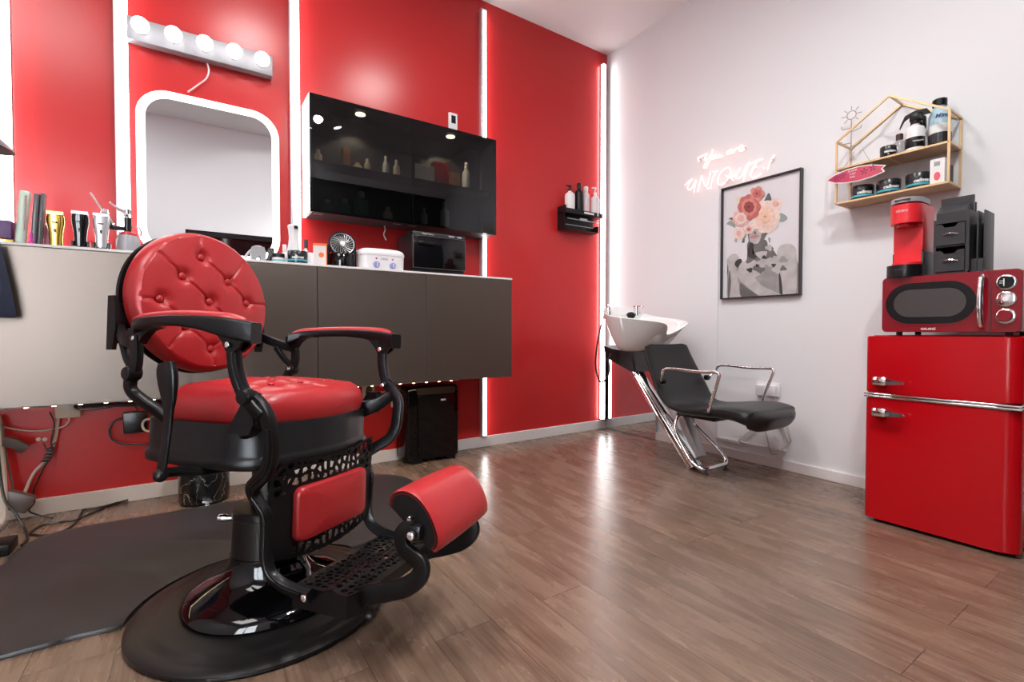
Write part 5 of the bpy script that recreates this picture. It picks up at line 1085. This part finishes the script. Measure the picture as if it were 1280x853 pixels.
bm = B(); box(bm, (-.05, -.02, -.04), (.05, .02, .04), .006); o = obj('power_adapter', bm, mat('warm_grey_plastic', (.13, .11, .105), .4)); p = PY(22, 627, 3.035); o.location = p; o.rotation_euler = (0, R(28), 0); tag(o, 'grey power adapter block hanging by the baseboard at lower left', 'power adapter')
cord('dark flat strap running down beside the adapter', [PY(3, 530, 3.05), PY(8, 570, 3.05), PY(14, 600, 3.05), PY(17, 616, 3.05)], .004, mat('grey_cable', (.12, .10, .10), .5))
bm = B(); a = PY(6, 552, 3.04); b_ = PY(32, 562, 3.04); sweep(bm, smooth_path([a, (a+b_)/2+V((0, -.01, .01)), b_], 4), rsec(.02, .045, .006, 2)); tag(obj('velcro_strap', bm, mat('grey_velcro', (.09, .075, .075), .7)), 'short grey velcro strap end sticking out at the left under the cabinet', 'strap')
cord('black cable hanging down at the lower left edge to the floor', [PY(-6, 520, 2.95), PY(0, 590, 2.95), PY(6, 625, 2.93), PY(18, 640, 2.90), PZ(30, 660, .02), PZ(34, 674, .008), PZ(27, 682, .0075)], .0055, CABLEB)
cord('black cable looped loosely on the wood floor before the baseboard', [PZ(162, 624, .006), PZ(120, 636, .006), PZ(104, 638, .006), PZ(97, 650, .006), PZ(85, 661, .006), PZ(62, 669, .006), PZ(45, 669, .006), PZ(38, 667, .006), PZ(50, 658, .006), PZ(75, 653, .006), PZ(92, 651, .014), PZ(110, 644, .006), PZ(135, 633, .006), PZ(160, 625, .012)], .0045, CABLEB)
cord('white cables bunched at the lower left corner of the wall', [PY(-4, 520, 3.06), PY(2, 580, 3.04), PY(4, 630, 3.0), PZ(0, 655, .03), (-.75, 2.8, .02)], .014, CABLEW)
bm = B(); p = PZ(0, 668, 0); box(bm, (-.85, 2.60, 0.0005), (-.60, 2.72, .045), .006); o = obj('power_strip', bm, BLKP); tag(o, 'black box lying on the floor at the lower left edge of the mat', 'power strip')
# bundle of black cables right under the cabinet behind the chair
t = thing('cable_bundle', 'bundle of black cables hung under the cabinet left of the barber chair', 'cable')
rnd = random.Random(2); bm = B()
for k in range(6): 
    x0, x1 = -.44+rnd.uniform(-.03, .03), .02+rnd.uniform(-.05, .05); z = .535-rnd.uniform(0, .05)
    tube(bm, [(x0, 3.05, z), ((2*x0+x1)/3, 3.04-.01*k, z-rnd.uniform(-.012, .03)), ((x0+2*x1)/3, 3.05, z+rnd.uniform(-.02, .02)), (x1, 3.06, z+.004)], .0055)
tube(bm, [(-.45, 3.05, .53), (-.47, 3.04, .51), (-.44, 3.03, .495), (-.34, 3.03, .50), (-.30, 3.05, .52)], .006); obj('strands', bm, CABLEB, t)
t = thing('black_adapter', 'black plug adapter with looping cable on the red wall left of the chair seat', 'power adapter', (-.24, YR, .40)); bm = B(); box(bm, (-.055, -.055, -.045), (.04, -.001, .06), .004); obj('body', bm, BLKP, t); bm = B(); tube(bm, [(-.055, -.03, .03), (-.09, -.03, .02), (-.11, -.03, -.02), (-.10, -.03, -.07), (-.05, -.03, -.10), (.04, -.03, -.11), (.10, -.03, -.10)], .005); tube(bm, [(.0, -.03, .061), (-.01, -.03, .09), (-.05, -.03, .10)], .004); obj('cable', bm, CABLEB, t)
bm = B(); tube(bm, [PY(190, 540, 3.05), PY(181, 538, 3.05), PY(178, 531, 3.05), PY(182, 525, 3.05), PY(192, 524, 3.05)], .006); tag(obj('cable_loop', bm, CABLEW), 'small white cable loop behind the rear of the seat frame', 'cable')
for x in (48, 56): bm = B(); q = V((0, -1, 0)).to_track_quat('Z', 'Y').to_matrix().to_4x4(); q.translation = PY(x, 549.5, YR-.0003); lathe(bm, [(0, 0), (.009, 0), (.009, .002), (0, .003)], seg=14, M=q); tag(obj('screw_cap', bm, WPL), 'small white screw cap on the dark red wall, %s of the pair' % ('left' if x == 48 else 'right'), 'screw cap')
bm = B(); box(bm, (.905, YR-.006, .42), (.985, YR-.0008, .552), .001, 1); o = obj('small_poster', bm, mat('poster_paper', (.55, .50, .48), .5)); tag(o, 'small pale card with a dark figure on the red wall under the cabinets', 'poster')
bm = B(); prism(bm, [(.935, .43), (.965, .43), (.972, .47), (.965, .50), (.956, .515), (.958, .53), (.948, .54), (.940, .53), (.942, .515), (.930, .50), (.925, .47)], (0, YR-.0072, 0), (1, 0, 0), (0, 0, 1), (0, .001, 0)); obj('printed_figure', bm, LBLD, o, False)
t = thing('wall_socket', 'pale wall socket with a plug and cables between the chair and the air conditioner', 'socket', (1.14, YR, .40))
bm = B(); box(bm, (-.045, -.012, -.04), (.045, -.001, .10), .003); obj('plate', bm, CREAM, t); bm = B(); box(bm, (-.035, -.045, -.05), (.03, -.0125, .045), .004); obj('plug', bm, CREAM, t); bm = B(); tube(bm, [(.02, -.03, -.05), (.025, -.03, -.09), (.0, -.03, -.13), (-.05, -.03, -.16)], .005); tube(bm, [(-.03, -.03, .08), (-.10, -.035, .07), (-.18, -.035, .075)], .004); obj('cable', bm, CREAM, t)
# ================================================================== SOCKET AND WIRES ON THE WHITE WALL
t = thing('double_socket', 'white double wall socket with plugs, seen through the shampoo chair arm', 'socket', (XW, 1.648, .495))
bm = B(); box(bm, (-.012, -.075, -.045), (-.001, .075, .045), .003); obj('plate', bm, WPL, t)
for y in (-.035, .04): bm = B(); box(bm, (-.05, y-.025, -.04), (-.0125, y+.025, .028), .006); obj('plug', bm, WPL, t)
XP = XW-.02
cord('thin white wire hanging in a loop from the wall socket', [(XP-.01, 1.60, .455), PX(984, 530, XP), PX(988, 550, XP), PX(978, 562, XP), PX(971, 570, XP), PX(980, 577, XP)], .003, CABLEW)
cord('thin grey wire hanging from the wall socket to a small connector', [(XP-.01, 1.66, .455), PX(956, 530, XP), PX(959, 548, XP), PX(962, 562, XP), PX(965, 568, XP), PX(971, 568, XP)], .0025, mat('grey_wire', (.42, .38, .38), .5))
cord('folded spare loop of pale wire hanging on the white wall', [(XP-.012, 1.585, .455), PX(978, 532, XP-.005), PX(986, 545, XP-.005), PX(989, 551, XP-.005), PX(985, 553, XP-.005), PX(980, 540, XP-.005), PX(975, 528, XP-.005)], .0028, mat('grey_wire', (.42, .38, .38), .5))
t = thing('lower_duct', 'white horizontal cable duct along the white wall behind the shampoo chair', 'cable duct', (XW, 1.8, .118)); bm = B(); a = PX(900, 545, XW-.008); b_ = PX(986, 566, XW-.008); box(bm, (-.014, -.27, -.004), (-.001, .19, .006), .002); obj('duct', bm, TRIM, t); bm = B(); box(bm, (-.024, .03, -.016), (-.001, .20, .008), .003); obj('duct_box', bm, TRIM, t)
cord('pale diagonal wire from the duct box up behind the chair seat', [(XP, 1.84, .125), (XP, 1.79, .175), (XP, 1.735, .24), (XP, 1.70, .30), (XP, 1.67, .42)], .004, CABLEW)
# ================================================================== LEFT EDGE
t = thing('hanging_jacket', 'dark navy garment edge hanging in front of the cabinets at the left edge', 'garment', (-.66, 2.64, 1.24))
bm = B(); rr = []
for z, x1, w2 in ((0, -.05, .02), (-.03, .045, .03), (-.12, .060, .035), (-.22, .075, .035), (-.305, .085, .03), (-.32, .082, .02)): rr.append([V((-.20, -w2*.6, z)), V((-.10, -w2, z)), V((-.02, -w2*.7, z)), V((x1-.02, -w2, z)), V((x1, 0, z)), V((x1-.02, w2*.6, z)), V((-.02, w2*.5, z)), V((-.20, w2*.6, z))])
loft(bm, rr); obj('cloth', bm, NAVY, t)
t = thing('desk_lamp', 'grey conical lamp shade at the upper left edge of the picture', 'lamp', (-.665, 2.45, 1.225)) 
q = Matrix.Rotation(R(8), 4, 'Y')
bm = B(); lathe(bm, [(.018, .40), (.030, .40), (.034, .378), (.050, .345), (.092, .312), (.096, .304), (.088, .306), (.045, .342), (.02, .37)], (0, 0, 0), seg=40, M=q); obj('lamp_shade', bm, mat('grey_shade', (.13, .11, .12), .35), t)
bm = B(); lathe(bm, [(0, .401), (.016, .401), (.016, .44), (0, .445)], seg=16, M=q); tube(bm, [(.05, 0, .43), (-.08, 0, .52), (-.30, .06, .40), (-.30, .25, .10), (-.30, .33, .03)], .008); obj('arm', bm, STEEL, t); bm = B(); lathe(bm, [(0, .0), (.07, .0), (.07, .012), (.02, .03), (0, .03)], (-.30, .33, 0), seg=28); obj('base', bm, STEEL, t)
# ================================================================== CEILING FIXTURES (above the camera)
t = thing('ceiling_spotlight', 'three-headed ceiling spotlight above the room, reflected in the glass cabinet', 'ceiling light', (1.22, .12, HC))
bm = B(); lathe(bm, [(0, -.03), (.09, -.03), (.10, -.02), (.10, -.0005), (0, -.0005)], seg=40); obj('canopy', bm, WPL, t)
HEAD = mat('spot_lamp_face', (1, 1, 1), .4, emit=60, ecol=(1, .98, .95))
for i, (dx, dy) in enumerate(((.16, .02), (-.06, .15), (-.10, -.13))):
    d = V((dx*2.2, dy*2.2, -1)).normalized(); c_ = V((dx, dy, -.10)); q = d.to_track_quat('Z', 'Y').to_matrix().to_4x4(); q.translation = c_
    bm = B(); lathe(bm, [(0, -.06), (.03, -.06), (.048, -.02), (.052, .04), (.046, .04), (.044, .03), (0, .03)], seg=32, M=q); tube(bm, [(0, 0, -.03), c_*.5+V((0, 0, -.01)), c_-d*.05], .008); hd = obj('spot_head', bm, WPL, t)
    bm = B(); lathe(bm, [(0, .031), (.043, .031), (.043, .036), (0, .036)], seg=32, M=q); obj('lamp_face', bm, HEAD, hd)
    l = bpy.data.lights.new('spot_beam', 'SPOT'); l.energy = SPOTS*10; l.spot_size = R(140); l.spot_blend = .7; l.shadow_soft_size = .045; l.color = (1, .98, .95)
    lo = bpy.data.objects.new('spot_beam', l); COL.objects.link(lo); lo.parent = t; lo.location = c_+d*.045; lo.rotation_euler = d.to_track_quat('-Z', 'Y').to_euler()
t = thing('ceiling_fill_panel', 'large square glowing fill panel added on the ceiling at the left side of the room, out of view', 'ceiling light', (-1.2, .9, HC))  # unseen panel added for soft fill light, not a known fixture of the room
bm = B(); frame(bm, rrect(1.2, 1.2, .01, 2), rrect(1.16, 1.16, .008, 2), (0, 0, -.012), (1, 0, 0), (0, 1, 0), (0, 0, .0115)); obj('frame', bm, WPL, t, False)
bm = B(); box(bm, (-.579, -.579, -.010), (.579, .579, -.004)); obj('diffuser', bm, mat('fill_diffuser', (1, 1, 1), .5, emit=FILL, ecol=(1, .99, .97)), t, False)
for (x, y), lab in (((.40, 1.72), 'round white ceiling lamp above the barber chair'), ((1.48, 1.50), 'round white ceiling lamp above the middle of the floor')):
    t = thing('ceiling_disc_light', lab, 'ceiling light', (x, y, HC), 0, 'round ceiling lamps')
    bm = B(); lathe(bm, [(0, -.0005), (.205, -.0005), (.205, -.05), (.198, -.056), (.192, -.05), (0, -.05)], seg=48); obj('housing', bm, WPL, t)
    bm = B(); lathe(bm, [(0, -.051), (.190, -.051), (.180, -.060), (0, -.066)], seg=48); obj('diffuser', bm, mat('disc_diffuser', (1, 1, 1), .5, emit=DISC, ecol=(1, .985, .97)), t)
bpy.context.view_layer.update()
